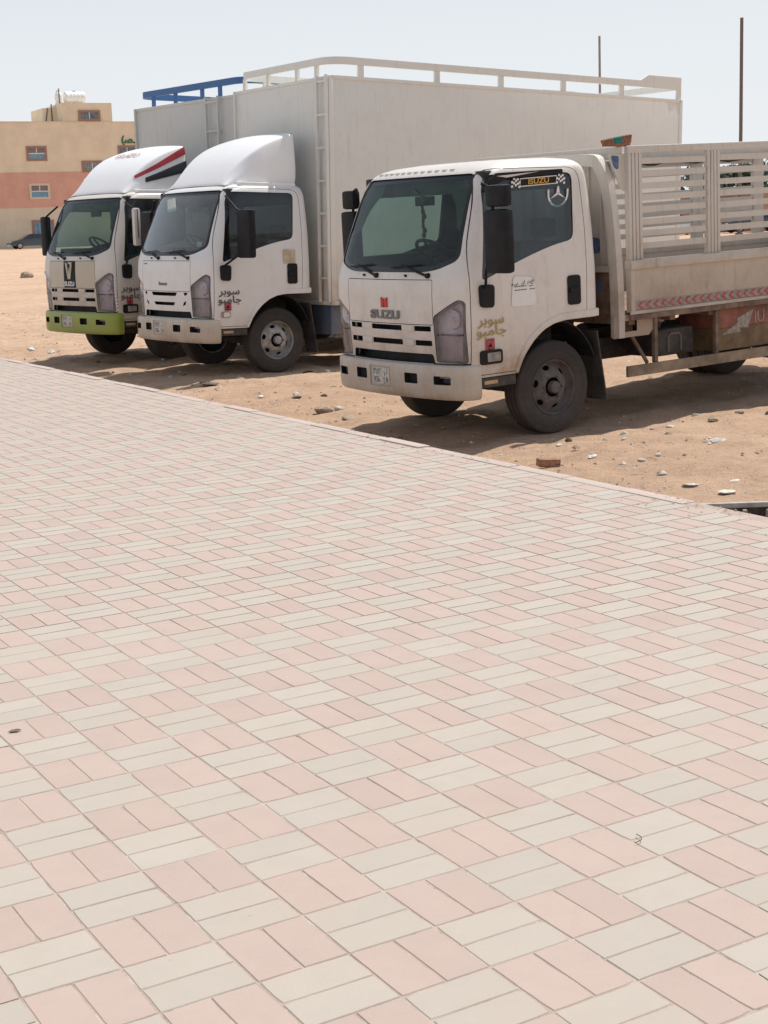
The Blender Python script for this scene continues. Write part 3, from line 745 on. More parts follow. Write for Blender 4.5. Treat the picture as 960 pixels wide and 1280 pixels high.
# paving slab bed
b = MB(); c4 = [G(-190, -70), G(24, -70), G(24, 20.5), G(-190, 20.5)]
b.v += [tuple(p+Vector((0, 0, -.0018))) for p in c4]+[tuple(p+Vector((0, 0, -.9))) for p in c4]
b.f += [(0, 1, 2, 3), (4, 7, 6, 5), (0, 4, 5, 1), (1, 5, 6, 2), (2, 6, 7, 3), (3, 7, 4, 0)]; b.m += [0]*6
pav = b.build('pavement', 'joint', kind='structure', label='raised footpath of pink and cream block pavers')
L_, W_, jt = S-.0052, S/2-.0048, 0
def paver_mesh(L, W, mat, k, fine=True):
    """one block: worn, slightly ragged rim; the near ones have a chamfer"""
    r_ = random.Random(k); b = MB(); c = .0016; nl, ns = (6, 3)
    def ring(dx, z, jit):
        x, y = L/2-dx, W/2-dx; pts = [(-x+2*x*i/nl, -y) for i in range(nl)]+[(x, -y+2*y*i/ns) for i in range(ns)]+[(x-2*x*i/nl, y) for i in range(nl)]+[(-x, y-2*y*i/ns) for i in range(ns)]
        return [(px*(1+j[0]), py*(1+j[1]), z) for (px, py), j in zip(pts, jit)]
    n = 2*(nl+ns); jit = [(r_.gauss(0, .004), r_.gauss(0, .008)) for _ in range(n)]
    for q in range(n):                                  # now and then a chipped corner
        if q in (0, nl, nl+ns, 2*nl+ns) and r_.random() < .45: jit[q] = (-.035*r_.random(), -.07*r_.random())
    levels = [(0, -.03), (0, -c), (c, 0)] if fine else [(0, -.012), (.0006, 0)]
    for dx, z in levels: b.v += ring(dx, z, jit)
    for o in range(0, n*(len(levels)-1), n):
        for i in range(n): b.f.append((o+i, o+(i+1) % n, o+n+(i+1) % n, o+n+i))
    b.f.append(tuple(range(n*(len(levels)-1), n*len(levels)))); b.m += [0]*len(b.f)
    return b.mesh('paver', [M[mat]], None)
PM = {c: [paver_mesh(L_, W_, 'paver_'+c, k) for k in range(14)] for c in ('cream', 'pink')}
PF = {c: [paver_mesh(L_, W_, 'paver_'+c, k, False) for k in range(14)] for c in ('cream', 'pink')}
def project(p):
    q = p-Vector((0, 0, CAMH)); z = q.dot(_f)
    return (480+FPX*q.dot(c_right)/z, 640+FPX*q.dot(c_down)/z, z) if z > .1 else (0, 0, -1)
slots = []
for i in range(-112, 14):
    for j in range(-11, 20):
        cream = (i+j) % 2 == 0
        for h in (0, 1):
            if cream: ci, cj, rot = i+.25+.5*h, j+.5, YAW+math.pi/2
            else: ci, cj, rot = i+.5, j+.25+.5*h, YAW
            p = G(ci, cj)
            # long-settled surface: small steps from block to block, slight large-scale unevenness
            z = random.gauss(0, .0002)+.0004*mnoise.noise(p*.6)
            if i == -52: p = p-A2*.004
            u, v, zz = project(p)
            vis = zz > 0 and -15 < u < 975 and 430 < v < 1295
            slots.append((zz if vis else 1e9, p+Vector((0, 0, z)), rot+random.gauss(0, .005), 'cream' if cream else 'pink', random.gauss(0, .0012), random.gauss(0, .0012)))
slots.sort(key=lambda t: t[0])
for zz, p, rot, c, rx, ry in slots[:300]:
    o = link('paver', random.choice(PM[c]), pav, tuple(p), (rx, ry, rot))
pv, pf, pm_ = [], [], []
raw = {c: [([v.co.copy() for v in me.vertices], [tuple(f.vertices) for f in me.polygons]) for me in PF[c]] for c in PF}
for zz, p, rot, c, rx, ry in slots[300:]:
    vs_, fs_ = random.choice(raw[c]); mt = Matrix.Translation(p) @ Matrix.Rotation(rot, 4, 'Z') @ Matrix.Rotation(ry, 4, 'Y') @ Matrix.Rotation(rx, 4, 'X')
    o = len(pv); pv += [tuple(mt @ v) for v in vs_]; pf += [tuple(o+k for k in f) for f in fs_]; pm_ += [0 if c == 'cream' else 1]*len(fs_)
me = bpy.data.meshes.new('paver_field'); me.from_pydata(pv, [], pf); me.materials.append(M['paver_cream']); me.materials.append(M['paver_pink'])
me.polygons.foreach_set('material_index', pm_); me.update()
link('paver_field', me, pav, kind='stuff')

# kerb stones along the sand edge
kb = empty('kerb', tuple(G(-60, 20.25)), kind='structure', label='row of narrow pink edging stones between paving and sand')
KL = .50
b = MB(); b.bevbox(-KL/2+.003, KL/2-.003, -.047, .047, -.40, .004, .008); km = b.mesh('kerb_stone', [M['kerb']], 30)
t0 = G(0, 20.27)-Vector(kb.location)
n0, n1 = -62, -5
for k in range(n0, n1):
    p = G(0, 20.27)+A2*(KL*(k+.5)) + B2*random.gauss(0, .003)
    o = link('kerb_stone', km, kb, tuple(p-Vector(kb.location)+Vector((0, 0, random.gauss(0, .003)))), (0, 0, YAW+random.gauss(0, .004)))

# ---- far apartment building
TX = Vector((math.cos(R(27)), math.sin(R(27)), 0)); BN = Vector((math.sin(R(27)), -math.cos(R(27)), 0)); BP = Vector((-36.96, 150, 0))
bld = empty('apartment_building', tuple(BP), (0, 0, R(27)), label='beige three storey apartment building with terracotta middle band behind the sand lot', cat='building')
# local frame: x along the facade, y into the building (away from camera), z up
b = MB(); b.box(-30, 34, 0, 14, -.6, 3.97); b.build('ground_storey_wall', 'wall_tan', bld)
MB().box(-30, 34, -.04, 14, 3.97, 7.40).build('middle_storey_wall', 'wall_red', bld)
MB().box(-30, 34, 0, 14, 7.40, 12.25).build('upper_storey_wall', 'wall_beige', bld)
MB().box(-30.05, 34.05, -.05, .12, 12.25, 12.33).build('parapet_cap', 'wall_tan', bld)
tw = MB().box(6.95, 12.05, .06, 7, 12.25, 14.15).build('stair_tower', 'wall_beige', bld)
MB().box(5.55, 6.95, 2.5, 7, 12.25, 13.8).build('stair_tower_annex', 'wall_beige', bld)
for pp in ([(6.5, 2.45, 12.3), (6.5, 2.45, 14.2)], [(5.8, 2.4, 12.3), (6.1, 2.42, 13.8)], [(6.98, 1.0, 14.15), (6.98, 1.0, 15.6)]): MB().tube(pp, .06, 6).build('roof_pipe', 'pole', bld)
def window(x0, x1, z0, z1, trim, kind):
    t = .22
    b = MB(); yy = -.10
    for a in ((x0-t, x1+t, z1, z1+t), (x0-t, x1+t, z0-t, z0), (x0-t, x0, z0, z1), (x1, x1+t, z0, z1)): b.box(a[0], a[1], yy, .03, a[2], a[3])
    w = b.build('window', trim, bld)
    if kind == 'half':
        zm = z0+(z1-z0)*.5
        MB().box(x0, x1, -.05, -.03, z0, zm).build('lower_pane', 'pane_blue', w); MB().box(x0, x1, -.05, -.03, zm, z1).build('upper_pane', 'pane', w)
        b = MB(); b.box(x0, x1, -.08, -.05, zm-.06, zm+.06); b.box((x0+x1)/2-.05, (x0+x1)/2+.05, -.08, -.05, zm+.06, z1); b.build('window_bar', 'frame_white', w)
        b = MB()
        for k in range(5): b.box(x0+.02, x1-.02, -.07, -.052, zm+.12+k*(z1-zm-.15)/5, zm+.16+k*(z1-zm-.15)/5)
        b.build('window_grille', 'trim_red', w)
    elif kind == 'tall':
        MB().box(x0, x1, -.05, -.03, z0, z1).build('pane', 'pane_blue', w)
        b = MB()
        for k in range(6): b.box(x0+(x1-x0)*k/5-.03, x0+(x1-x0)*k/5+.03, -.08, -.05, z0, z1)
        b.build('window_grille', 'pane', w)
    else:
        MB().box(x0, x1, -.05, -.03, z0, z1).build('pane', 'pane', w)
        MB().box((x0+x1)/2-.05, (x0+x1)/2+.05, -.08, -.05, z0, z1).build('window_bar', 'frame_white', w)
        if kind == 'lattice':
            b = MB()
            for k in range(9):
                for q in range(4):
                    cx, cz = x0+(x1-x0)*(k+.5)/9, z0+(z1-z0)*(q+.5)/4
                    b.box(cx-.07, cx+.07, -.075, -.055, cz-.02, cz+.02, rot=Matrix.Rotation(.8 if (k+q) % 2 else -.8, 3, 'Y'))
            b.build('window_lattice', 'frame_white', w)
window(3.18, 4.80, 8.73, 9.72, 'trim_red', 'half'); window(3.2, 4.85, 4.98, 6.10, 'trim_cream', 'half')
window(3.2, 5.0, 1.1, 2.5, 'trim_red', 'tall'); window(8.72, 10.45, 7.55, 8.25, 'trim_red', 'lattice')
window(12.6, 14.1, 8.5, 9.72, 'trim_red', 'plain'); window(8.75, 10.55, 12.58, 13.2, 'trim_red', 'plain')
for x0 in (-6, -16): window(x0, x0+1.7, 8.73, 9.72, 'trim_red', 'half'); window(x0, x0+1.7, 4.98, 6.1, 'trim_cream', 'half'); window(x0, x0+1.8, 1.1, 2.5, 'trim_red', 'tall')
text('(\uFEBB\u0640)', 1.0, Matrix.Translation((13.7, -.06, 10.5)) @ Matrix.Rotation(R(90), 4, 'X'), 'green_letter', bld, 'wall_lettering', .02, bold=.035)
# water tanks on the stair tower
for k, (x0, x1) in enumerate(((8.0, 10.25), (7.15, 7.75))):
    c = TX*((x0+x1)/2)+BP+Vector((0, 0, 14.15))-BN*3.0
    r_ = .62; L = x1-x0
    b = MB(); prof = [(.001, -L/2), (r_*.6, -L/2+.02), (r_*.95, -L/2+.12), (r_, -L/2+.2)]
    for q in range(5): t = -L/2+.2+(L-.4)*q/5; prof += [(r_, t), (r_, t+(L-.4)/5*.8), (r_*.97, t+(L-.4)/5*.9)]
    prof += [(r_, L/2-.2), (r_*.95, L/2-.12), (r_*.6, L/2-.02), (.001, L/2)]
    b.lathe(prof, 24, 'x', (0, 0, r_+.1), closed=False); b.lathe([(.001, .14), (.2, .12), (.22, 0)], 12, 'z', (0, 0, 2*r_+.08), closed=False)
    for s_ in (-.3, .3): b.box(s_*L-.05, s_*L+.05, -.5, .5, 0, .25)
    b.build('water_tank', 'tank_white', None, 30, loc=tuple(c), rot=(0, 0, R(27)), label=('large white ribbed water tank on the roof of the stair tower', 'narrow white water tank at the left end of the stair tower roof')[k], cat='water tank', group='roof water tanks')
p = BP+TX*(-.25)-BN*1.5
MB().bevbox(-1.4, .6, -.03, .03, 12.2, 13.3, .01).build('roof_sign', 'stripe_red', None, loc=(p.x, p.y, 0), rot=(0, 0, R(27)), label='small dark red panel standing on the roof edge at the far left', cat='roof panel')

# ---- parked cars
def car(name, pos, yaw, paintm, label, group=None, L=4.6, H=1.42, suv=False):
    root = empty(name, pos, (0, 0, yaw), label=label, cat='car', group=group); w = .88; h = L/2
    # stations along the body: x, belt height, roof height
    prof = [(-h, .45, .78), (-h+.06, .32, .92), (-h+.5, .30, .98), (-h+1.0, .30, 1.0), (.9, .30, .95), (h-.6, .30, .84), (h-.12, .33, .70), (h, .42, .58)]
    b = MB(); n = 0
    for x, z0, z1 in prof:
        ww = w*(1-.10*(abs(x)/h)**4)
        b.v += [(x, -ww, z0), (x, -ww*1.0, (z0+z1)/2), (x, -ww*.94, z1), (x, 0, z1+.02), (x, ww*.94, z1), (x, ww, (z0+z1)/2), (x, ww, z0)]
    for i in range(len(prof)-1):
        for k in range(7): b.f.append((i*7+k, i*7+(k+1) % 7, (i+1)*7+(k+1) % 7, (i+1)*7+k)); b.m.append(0)
    b.f += [tuple(range(7)), tuple((len(prof)-1)*7+k for k in range(7))]; b.m += [0, 0]
    b.build('body', paintm, root, 35)
    gh = [(-h+(.35 if suv else .75), .96, .80), (-h+(.6 if suv else 1.35), H-.04, .66), (-.1, H, .67), (.35, H-.03, .66), (1.15, .95, .80)]
    b = MB()
    for x, z, ww in gh: b.v += [(x, -ww, z), (x, ww, z)]
    base = [(gh[0][0], .9), (gh[-1][0], .9)]
    o = len(b.v); b.v += [(gh[0][0], -.8, .9), (gh[0][0], .8, .9), (gh[-1][0], -.8, .9), (gh[-1][0], .8, .9), (-h+1.4, -.82, .93), (-h+1.4, .82, .93), (.3, -.82, .93), (.3, .82, .93)]
    for i in range(4): b.f.append((2*i, 2*i+1, 2*i+3, 2*i+2)); b.m.append(1 if i in (1, 2) else 0)
    b.f += [(o, 0, 2, o+4), (o+4, 2, 4, o+6), (o+6, 4, 6, 8, o+2), (o+1, o+5, 3, 1), (o+5, o+7, 5, 3), (o+7, o+3, 9, 7, 5), (o, o+1, 1, 0), (o+2, 8, 9, o+3)]; b.m += [0]*8
    b.build('cabin', ['car_glass', paintm], root)
    for s in (-1, 1):
        for x in (-.05, -h+1.25):
            MB().box(x-.04, x+.04, s*.74-.06, s*.74+.06, .93, H-.05, rot=Matrix.Rotation(s*.16, 3, 'X')).build('window_pillar', paintm, root)
    for x in (-h+.9, h-.9):
        for s in (-1, 1):
            t = MB(); t.lathe([(.001, -.1), (.31, -.1), (.32, 0), (.31, .1), (.001, .1)], 20, 'y', closed=False)
            wv = t.build('wheel', 'rubber', root, 30, loc=(x, s*.8, .32))
            MB().lathe([(.001, .108 if s > 0 else -.108), (.2, .104 if s > 0 else -.104)], 14, 'y', closed=False).build('rim', 'rim_silver', wv)
    MB().bevbox(h-.1, h+.01, .45, .75, .60, .70, .02).build('headlight', 'reflector', root); MB().bevbox(h-.1, h+.01, -.75, -.45, .60, .70, .02).build('headlight', 'reflector', root)
    return root
p = BP+TX*2.75+BN*7.5
car('parked_sedan', (-33.2, 146, gz(-33.2, 146)), R(207), 'car_dark', 'dark sedan parked in front of the beige apartment building')
MB().bevbox(-2.2, 2.2, -.8, .8, 0, .55, .12).build('low_cover', 'car_dark', None, loc=(-37.0, 138, gz(-37, 138)), rot=(0, 0, R(18)), label='low dark covered heap on the sand left of the dark sedan', cat='cover')

# ---- two tall bare poles
def pole(x, y, htop, r_, mat, label):
    root = MB(); z0 = gz(x, y)-.3
    root.tube([(0, 0, 0), (.03, 0, (htop-z0)*.5), (.0, 0, htop-z0)], [r_*1.08, r_, r_*.92], 10)
    root.lathe([(.001, 0), (r_*2.2, 0), (r_*2.2, .42), (.001, .42)], 12, 'z', closed=False)
    return root.build('pole', mat, None, 40, loc=(x, y, z0), label=label, cat='pole', group='tall bare poles behind the trucks')
pole(23.5, 97, 13.24, .115, 'pole', 'thick brown pole rising behind the slatted truck bed at far right')
pole(15.15, 101, 12.88, .085, 'pole_grey', 'thin grey brown pole rising behind the rear end of the white box body')

# ---- far trees and wall seen through the slats
def tree(x, y, h, w, label, k):
    root = empty('tree', (x, y, gz(x, y)), label=label, cat='tree', group='trees beyond the lot'); r_ = random.Random(k)
    b = MB(); b.tube([(0, 0, -.2), (.1, 0, h*.3), (0, .1, h*.55)], [.2, .15, .08], 8)
    for q in range(5):
        a = r_.uniform(0, 6.28); b.tube([(.05, 0, h*.3), (math.cos(a)*w*.25, math.sin(a)*w*.25, h*.6)], [.09, .03], 5)
    b.build('trunk', 'bark', root)
    b = MB(); cl = [(r_.gauss(0, w*.24), r_.gauss(0, w*.2), h*(.42+.5*r_.random()), r_.uniform(.5, .95)) for _ in range(16)]
    for cx, cy, cz, cr_ in cl:
        for q in range(150):
            v = Vector((r_.gauss(0, 1), r_.gauss(0, 1), r_.gauss(0, .75))).normalized()*cr_*r_.uniform(.5, 1.05)
            c = Vector((cx, cy, cz))+v; e = Vector((r_.gauss(0, 1), r_.gauss(0, 1), r_.gauss(0, 1))).normalized(); f = e.orthogonal().normalized(); s = r_.uniform(.1, .22)
            b.add([c-e*s, c+f*s*.6, c+e*s, c-f*s*.6], [(0, 1, 2, 3)])
    link('crown', b.mesh('crown', [M['leaf']], None, False), root)
for k, (x, y, h, w) in enumerate(((17.0, 112, 4.6, 4.6), (20.3, 114, 4.9, 5), (23.4, 112, 4.4, 4.6), (26.2, 113, 4.8, 4.8), (29.4, 114, 5.0, 5), (32.6, 112, 4.7, 5))):
    tree(x, y, h, w, ('dark green tree leftmost in the row seen through the bed slats', 'dark green tree second from the left behind the truck bed slats', 'low dark tree just left of the brown pole behind the slats', 'dark green tree right of the brown pole behind the slats',
          'tall dark tree second from the right in the row behind the slats', 'dark green tree rightmost in the row behind the truck bed')[k], k)
fw = MB(); fw.box(12, 44, 109, 109.4, -.3, 2.7); fw.box(11.9, 44.1, 108.95, 109.45, 2.7, 2.85)
fw.build('boundary_wall', 'far_wall', None, label='long low reddish boundary wall seen through the bed slats', cat='wall')
car('parked_car', (20.6, 104, gz(20.6, 104)), R(12), 'car_white', 'white parked car seen through the bed slats left of the brown pole', 'cars parked before the far wall')
car('parked_car', (26.4, 104.5, gz(26.4, 104.5)), R(187), 'car_dark', 'dark parked car seen through the bed slats right of the brown pole', 'cars parked before the far wall')
car('parked_car', (31.8, 104, gz(31.8, 104)), R(8), 'car_white', 'white parked suv at far right of the cars behind the slats', 'cars parked before the far wall', H=1.8, suv=True)

# ================================================================== TRUCKS
P3, Y3, T3 = (.998, 13.507, -.411), -2.546, .0262
P2, Y2, T2 = (-1.804, 19.357, -.372), -2.522, -.0291
P1, Y1, T1 = (-3.449, 21.565, -.362), -2.438, -.0167

# ---------- front truck, slatted bed
t3, cab3, d3, h3, b3 = make_truck('slatted_bed_truck', P3, Y3, T3, 'dusty white light truck with slatted cargo bed and red emblem, nearest the paving', 'white_dusty', 'white_dusty', 'white_dusty', 'bars', 'bumper_grey', 'dusty')
b = MB(); e = .012; fx = cab_front_x(0, 1.2)
for q in ([(-.045, 1.155), (-.004, 1.155), (-.004, 1.225), (-.045, 1.240)], [(.004, 1.155), (.045, 1.155), (.045, 1.240), (.004, 1.225)]): b.prism(q, 'x', fx-.01, fx+e)
b.build('emblem', 'red', h3)
text('SUZU', .098, on_front(cab_front_x(.1, 1.09)+.006, .0, 1.09), 'silver_letter', h3, 'badge_lettering', .006, 1.75, bold=.004)
arabic('super', 0, .715, 1.045, .115, 'gold', d3[0]); arabic('jumbo', 0, .715, .955, .115, 'gold', d3[0])

def door_extras(d, marker, mir_x, mir_y0, mir_y1, z0, z1, mm, side=1, badge=True):
    s = side
    if badge and s > 0:
        b = MB(); b.box(.692, .785, .988, .993, .79, .893); o = b.build('reflector_square', 'red_faded', d)
        b = MB(); b.prism([(.715, .822), (.762, .822), (.7385, .862)], 'y', .993, .9945); b.prism([(.71, .803), (.767, .803), (.767, .811), (.71, .811)], 'y', .993, .9945); b.build('reflector_mark', 'hole', o)
    if marker:
        y = s*.985; b = MB(); b.prism(rounded([(.612, .682), (.845, .682), (.845, .80), (.612, .80)], .03), 'y', y-.02, y+s*.010)
        o = b.build('side_marker', 'black', d, 30)
        MB().bevbox(.635, .775, min(y+s*.006, y+s*.016), max(y+s*.006, y+s*.016), .702, .778, .006).build('marker_lens', marker, o, 30)
def mirror(root, side, x, y0, y1, z0, z1, mat='black', mount=True, small=False, arm='black'):
    s = side; ya, yb = sorted((s*y0, s*y1))
    b = MB(); b.bevbox(x-.05, x+.05, ya, yb, z0, z1-(.19 if small else 0), .03)
    if small: b.bevbox(x-.05, x+.04, ya+.02, yb-.01, z1-.17, z1, .03)
    mo = b.build('wing_mirror', mat, root, 30)
    MB().box(x-.056, x-.051, ya+.03, yb-.03, z0+.04, z1-(.23 if small else .04)).build('mirror_glass', 'chrome', mo)
    ym = s*(y0+.07)
    b = MB(); b.tube([(.80, s*.965, 1.29), (.80, s*1.04, 1.33), (x+.02, s*(y0-.02), z0+.03), (x, ym, z0+.12)], .013, 8)
    b.tube([(.70, s*.93, 2.16), (x+.02, s*(y0-.03), z1+.01), (x, ym, z1-.02), (x, ym, z0+.1)], .013, 8); b.build('mirror_arm', arm, mo, 40)
    if mount:
        y = s*.985; b = MB(); b.prism(rounded([(.70, 1.145), (.83, 1.155), (.835, 1.34), (.69, 1.335)], .04), 'y', y-.02, y+s*.035); b.build('mirror_mount', 'black', mo, 30)
door_extras(d3[0], 'bg_white', 0, 0, 0, 0, 0, 0); door_extras(d3[1], 'bg_white', 0, 0, 0, 0, 0, 0, -1)
mirror(t3, 1, .86, 1.175, 1.445, 1.44, 2.13, small=True); mirror(t3, -1, .62, 1.06, 1.28, 1.45, 2.16, small=True)
# door sticker without its code: three lines of tiny print
b = MB(); b.prism(rounded([(.50, 1.13), (.23, 1.13), (.24, 1.36), (.47, 1.385)], .05), 'y', .9895, .9905); stk = b.build('door_sticker', 'white_clean', d3[0])
text('\uFEEA\uFE91\uFEAE\uFECB  \uFEEF\uFE8D  \uFEE2\uFEF4\uFECE\uFEE7', .045, on_side(.365, .991, 1.325, .10), 'dark_letter', stk, 'sticker_lettering', .0004, bold=.0008)
b = MB()
for k, (z, x0, x1) in enumerate(((1.292, .46, .32), (1.288, .30, .25), (1.262, .46, .32), (1.262, .30, .24))):
    for q in range(int((x0-x1)/.012)): b.box(x0-q*.012-.009, x0-q*.012, .9908, .9916, z, z+.007+.003*(q % 3 == 1))
b.build('sticker_small_print', 'dark_letter', stk, kind='stuff')
# window lettering and ring on the left glass
yw = lambda z: cab_side_y(z)-.006
def slantm(x, z, tilt=0):
    z1 = z+.05; s = (cab_side_y(z1)-cab_side_y(z-.05))/.1
    mm = on_side(x, yw(z)+.003, z, tilt) @ Matrix.Rotation(-math.atan(s), 4, 'X'); return mm
sg3 = [c for c in d3[0].children if c.name.startswith('side_window')][0]
def decal(polys, base, mat, name, lift=.001):
    lift += .004
    b = MB()
    for pl in polys: b.prism(pl, 'z', lift, lift+.0012)
    me = b.mesh(name, [M[mat]]); me.transform(base); return link(name, me, sg3)
base = slantm(.10, 2.145, .03)
decal([rounded([(-.20, -.035), (.20, -.035), (.20, .035), (-.20, .035)], .006, 2)], base, 'white_decal', 'window_banner')
decal([[(-.195, -.027), (.195, -.027), (.195, .027), (-.195, .027)]], base, 'hole', 'banner_ground', .0026)
text('ISUZU', .062, base @ Matrix.Translation((0, 0, .0095)), 'yellow', sg3, 'banner_lettering', .0005, 1.35, bold=.001)
for s in (-1, 1):
    chk = []
    for a in range(5):
        for c in range(4):
            if (a+c) % 2 == 0: x0 = s*.245-.05+a*.02; z0 = -.035+c*.018+.01*math.sin(a); chk.append([(x0, z0), (x0+.02, z0), (x0+.02, z0+.018), (x0, z0+.018)])
    decal(chk, base, 'white_decal', 'chequered_flag', .003)
base = slantm(-.10, 2.035) @ Matrix.Scale(1.15, 4)
ring = []
for k in range(20):
    a0 = R(180+k*9); a1 = R(180+(k+1)*9); ring.append([(.085*math.cos(a0), .085*math.sin(a0)), (.085*math.cos(a1), .085*math.sin(a1)), (.1*math.cos(a1), .1*math.sin(a1)), (.1*math.cos(a0), .1*math.sin(a0))])
for sx_ in (-1, 1): ring.append([(sx_*.085, 0), (sx_*.1, 0), (sx_*.1, .03), (sx_*.085, .03)][::1 if sx_ > 0 else -1])
ring.append([(-.006, .052), (.006, .052), (.017, -.002), (0, -.004), (-.017, -.002)][::-1])
for sx_ in (-1, 1): ring.append([(0, .012), (sx_*.012, .005), (sx_*.072, -.038), (0, -.008)][::-1 if sx_ > 0 else 1])
decal(ring, base, 'white_decal', 'star_ring_decal', .0015)
# smoked rain visor over the side glass, white bracket
b = MB(); pl = rounded([(.64, 2.16), (.56, 2.225), (-.16, 2.235), (-.16, 2.195), (.45, 2.175), (.62, 2.11)], .02)
b.prism(pl, 'y', .915, .93); b.build('rain_visor', 'black', d3[0], 30)
MB().prism([(.56, 2.20), (.10, 2.222), (.45, 2.185)], 'y', .93, .934).build('visor_bracket', 'white_tan', d3[0])
# roof edge ribs above the windshield
for k in range(12):
    y = -.66+k*.098; xr = cab_front_x(y+.03, 2.268); MB().bevbox(xr-.05, xr+.001, y, y+.055, 2.258, 2.284, .006).build('roof_rib', 'white_tan', cab3)
# hanging charm and papers
b = MB()
for k in range(9): b.ell((.66, .03+.012*math.sin(k*2), 2.06-.040*k), (.016, .020+.012*math.cos(k*1.7), .026), 8, 5)
b.build('hanging_charm', 'interior', t3)

# cargo bed (local frame of the truck)
BY = 1.05; XF = -.79; XR = -5.0
BEDX = [-.80, -1.77, -2.735, -3.70, -4.665]
for sg in (1, -1):
    y0, y1 = sorted((sg*BY, sg*(BY-.05)))
    MB().bevbox(XR, XF-.01, y0, y1, 2.335, 2.40, .012).build('top_rail', 'bed_paint', t3, 30)
    yl = sorted((sg*(BY+.03), sg*(BY-.06)))
    MB().bevbox(XR, XF, yl[0], yl[1], 1.345, 1.425, .012).build('side_board_cap', 'bed_paint', t3, 30)
    for x0 in BEDX:
        b = MB()
        for k in range(4): b.bevbox(x0-.165+k*.042, x0-.165+k*.042+.034, min(sg*(BY-.045), sg*(BY-.004)), max(sg*(BY-.045), sg*(BY-.004)), 1.41, 2.34, .006)
        b.box(x0-.165, x0-.002, min(sg*(BY-.05), sg*(BY-.03)), max(sg*(BY-.05), sg*(BY-.03)), 1.41, 2.34)
        b.build('cage_post', 'bed_paint', t3, 30)
    for k in range(len(BEDX)-1):
        xa = BEDX[k]-.165; xb = BEDX[k+1]
        for q in range(8):
            z = 1.515+.1035*q; jit = [random.gauss(0, .004) for _ in range(2)]
            b = MB(); zz0, zz1 = z+jit[0], z+jit[1]; hh = .052; ya, yb = sg*(BY-.038), sg*(BY-.018)
            b.add([(xb, ya, zz0), (xa, ya, zz1), (xa, ya, zz1+hh), (xb, ya, zz0+hh), (xb, yb, zz0), (xa, yb, zz1), (xa, yb, zz1+hh), (xb, yb, zz0+hh)],
                  [(0, 1, 2, 3), (4, 7, 6, 5), (0, 4, 5, 1), (3, 2, 6, 7), (0, 3, 7, 4), (1, 5, 6, 2)])
            b.build('cage_slat', 'bed_paint', t3)
    # hinged side board: frame, pressed panel, reflective strip
    ya, yb = sorted((sg*(BY-.005), sg*(BY-.05)))
    b = MB(); b.box(XR, XF-.006, ya, yb, .975, 1.345); sb = b.build('side_board', 'bed_tan', t3)
    b = MB(); o1, o2 = sorted((sg*(BY-.005), sg*(BY+.012)))
    for a in ((XF-.055, XF-.006, .975, 1.345), (XR, XF, .955, .985), (XR, XR+.05, .985, 1.345)): b.bevbox(a[0], a[1], o1, o2, a[2], a[3], .004)
    b.build('side_board_frame', 'bed_paint', sb, 30)
    o1, o2 = sorted((sg*(BY-.004), sg*(BY+.001)))
    st = MB().box(XR+.06, XF-.06, o1, o2, .99, 1.065).build('reflective_strip', 'bg_white', sb)
    b = MB(); yy = sg*(BY+.0018)
    x = XF-.085
    while x > XR+.15:
        for (za, zb) in ((1.027, .995), (1.027, 1.060)):
            pts = [(x, za), (x-.045, zb), (x-.078, zb), (x-.033, za)]; b.prism(pts, 'y', yy-.0005*sg, yy+.0005*sg)
        x -= .096
    b.build('reflective_chevron', 'red_faded', st)
# deck, sub-frame
b = MB(); b.box(XR, XF-.01, -BY+.05, BY-.05, .955, .99)
for k in range(9): x = XR+.1+k*.5; b.box(x, x+.07, -BY+.06, BY-.06, .86, .955)
b.build('deck', 'brown_steel', t3)
MB().bevbox(XR, XF+.0, BY-.02, BY+.014, .905, .953, .005).bevbox(XR, XF, -BY-.014, -BY+.02, .905, .953, .005).build('deck_edge_beam', 'brown_steel', t3)
# headboard: hoop, ribbed panel, gussets
hoop = [(-.69, .995, .76), (-.69, .992, 1.2), (-.68, .965, 1.75), (-.665, .925, 2.08), (-.66, .84, 2.25), (-.66, .70, 2.30), (-.66, 0, 2.315)]
def smooth_path(pts, n=5):
    P_ = [Vector(p) for p in pts]; out = []
    for i in range(len(P_)-1):
        a, b_, c, d = P_[max(i-1, 0)], P_[i], P_[i+1], P_[min(i+2, len(P_)-1)]
        for k in range(n):
            t = k/n; out.append(.5*((2*b_)+(c-a)*t+(2*a-5*b_+4*c-d)*t*t+(3*b_-a-3*c+d)*t**3))
    return out+[P_[-1]]
hoop = [tuple(v) for v in smooth_path(hoop)]
hp = [(x, y, z) for x, y, z in hoop]+[(x, -y, z) for x, y, z in hoop[:-1][::-1]]
b = MB(); H_ = [Vector(p) for p in hp]
for i, p in enumerate(H_):
    t = (H_[min(i+1, len(H_)-1)]-H_[max(i-1, 0)]).normalized(); w = t.cross(Vector((1, 0, 0))).normalized()*.052; e = Vector((.035, 0, 0))
    b.v += [tuple(p-w-e), tuple(p+w-e), tuple(p+w+e), tuple(p-w+e)]
for i in range(len(H_)-1):
    for k in range(4): b.f.append((i*4+k, i*4+(k+1) % 4, i*4+4+(k+1) % 4, i*4+4+k)); b.m.append(0)
b.f += [(0, 1, 2, 3), tuple(len(b.v)-4+k for k in range(4))]; b.m += [0, 0]
b.build('headboard_hoop', 'bed_paint', t3, 40)
hbd = MB(); hbd.box(-.735, -.725, -.95, .95, 1.36, 2.28)
for k in range(13): y = -.93+k*.155; hbd.box(-.725, -.705, y, y+.03, 1.38, 2.27)
hbd.bevbox(-.74, -.68, -.96, .96, 1.33, 1.385, .006)
hb = hbd.build('headboard', 'bed_paint', t3)
MB().box(-.735, -.722, -.97, .97, .96, 1.36).build('headboard_lower_panel', 'brown_steel', hb)
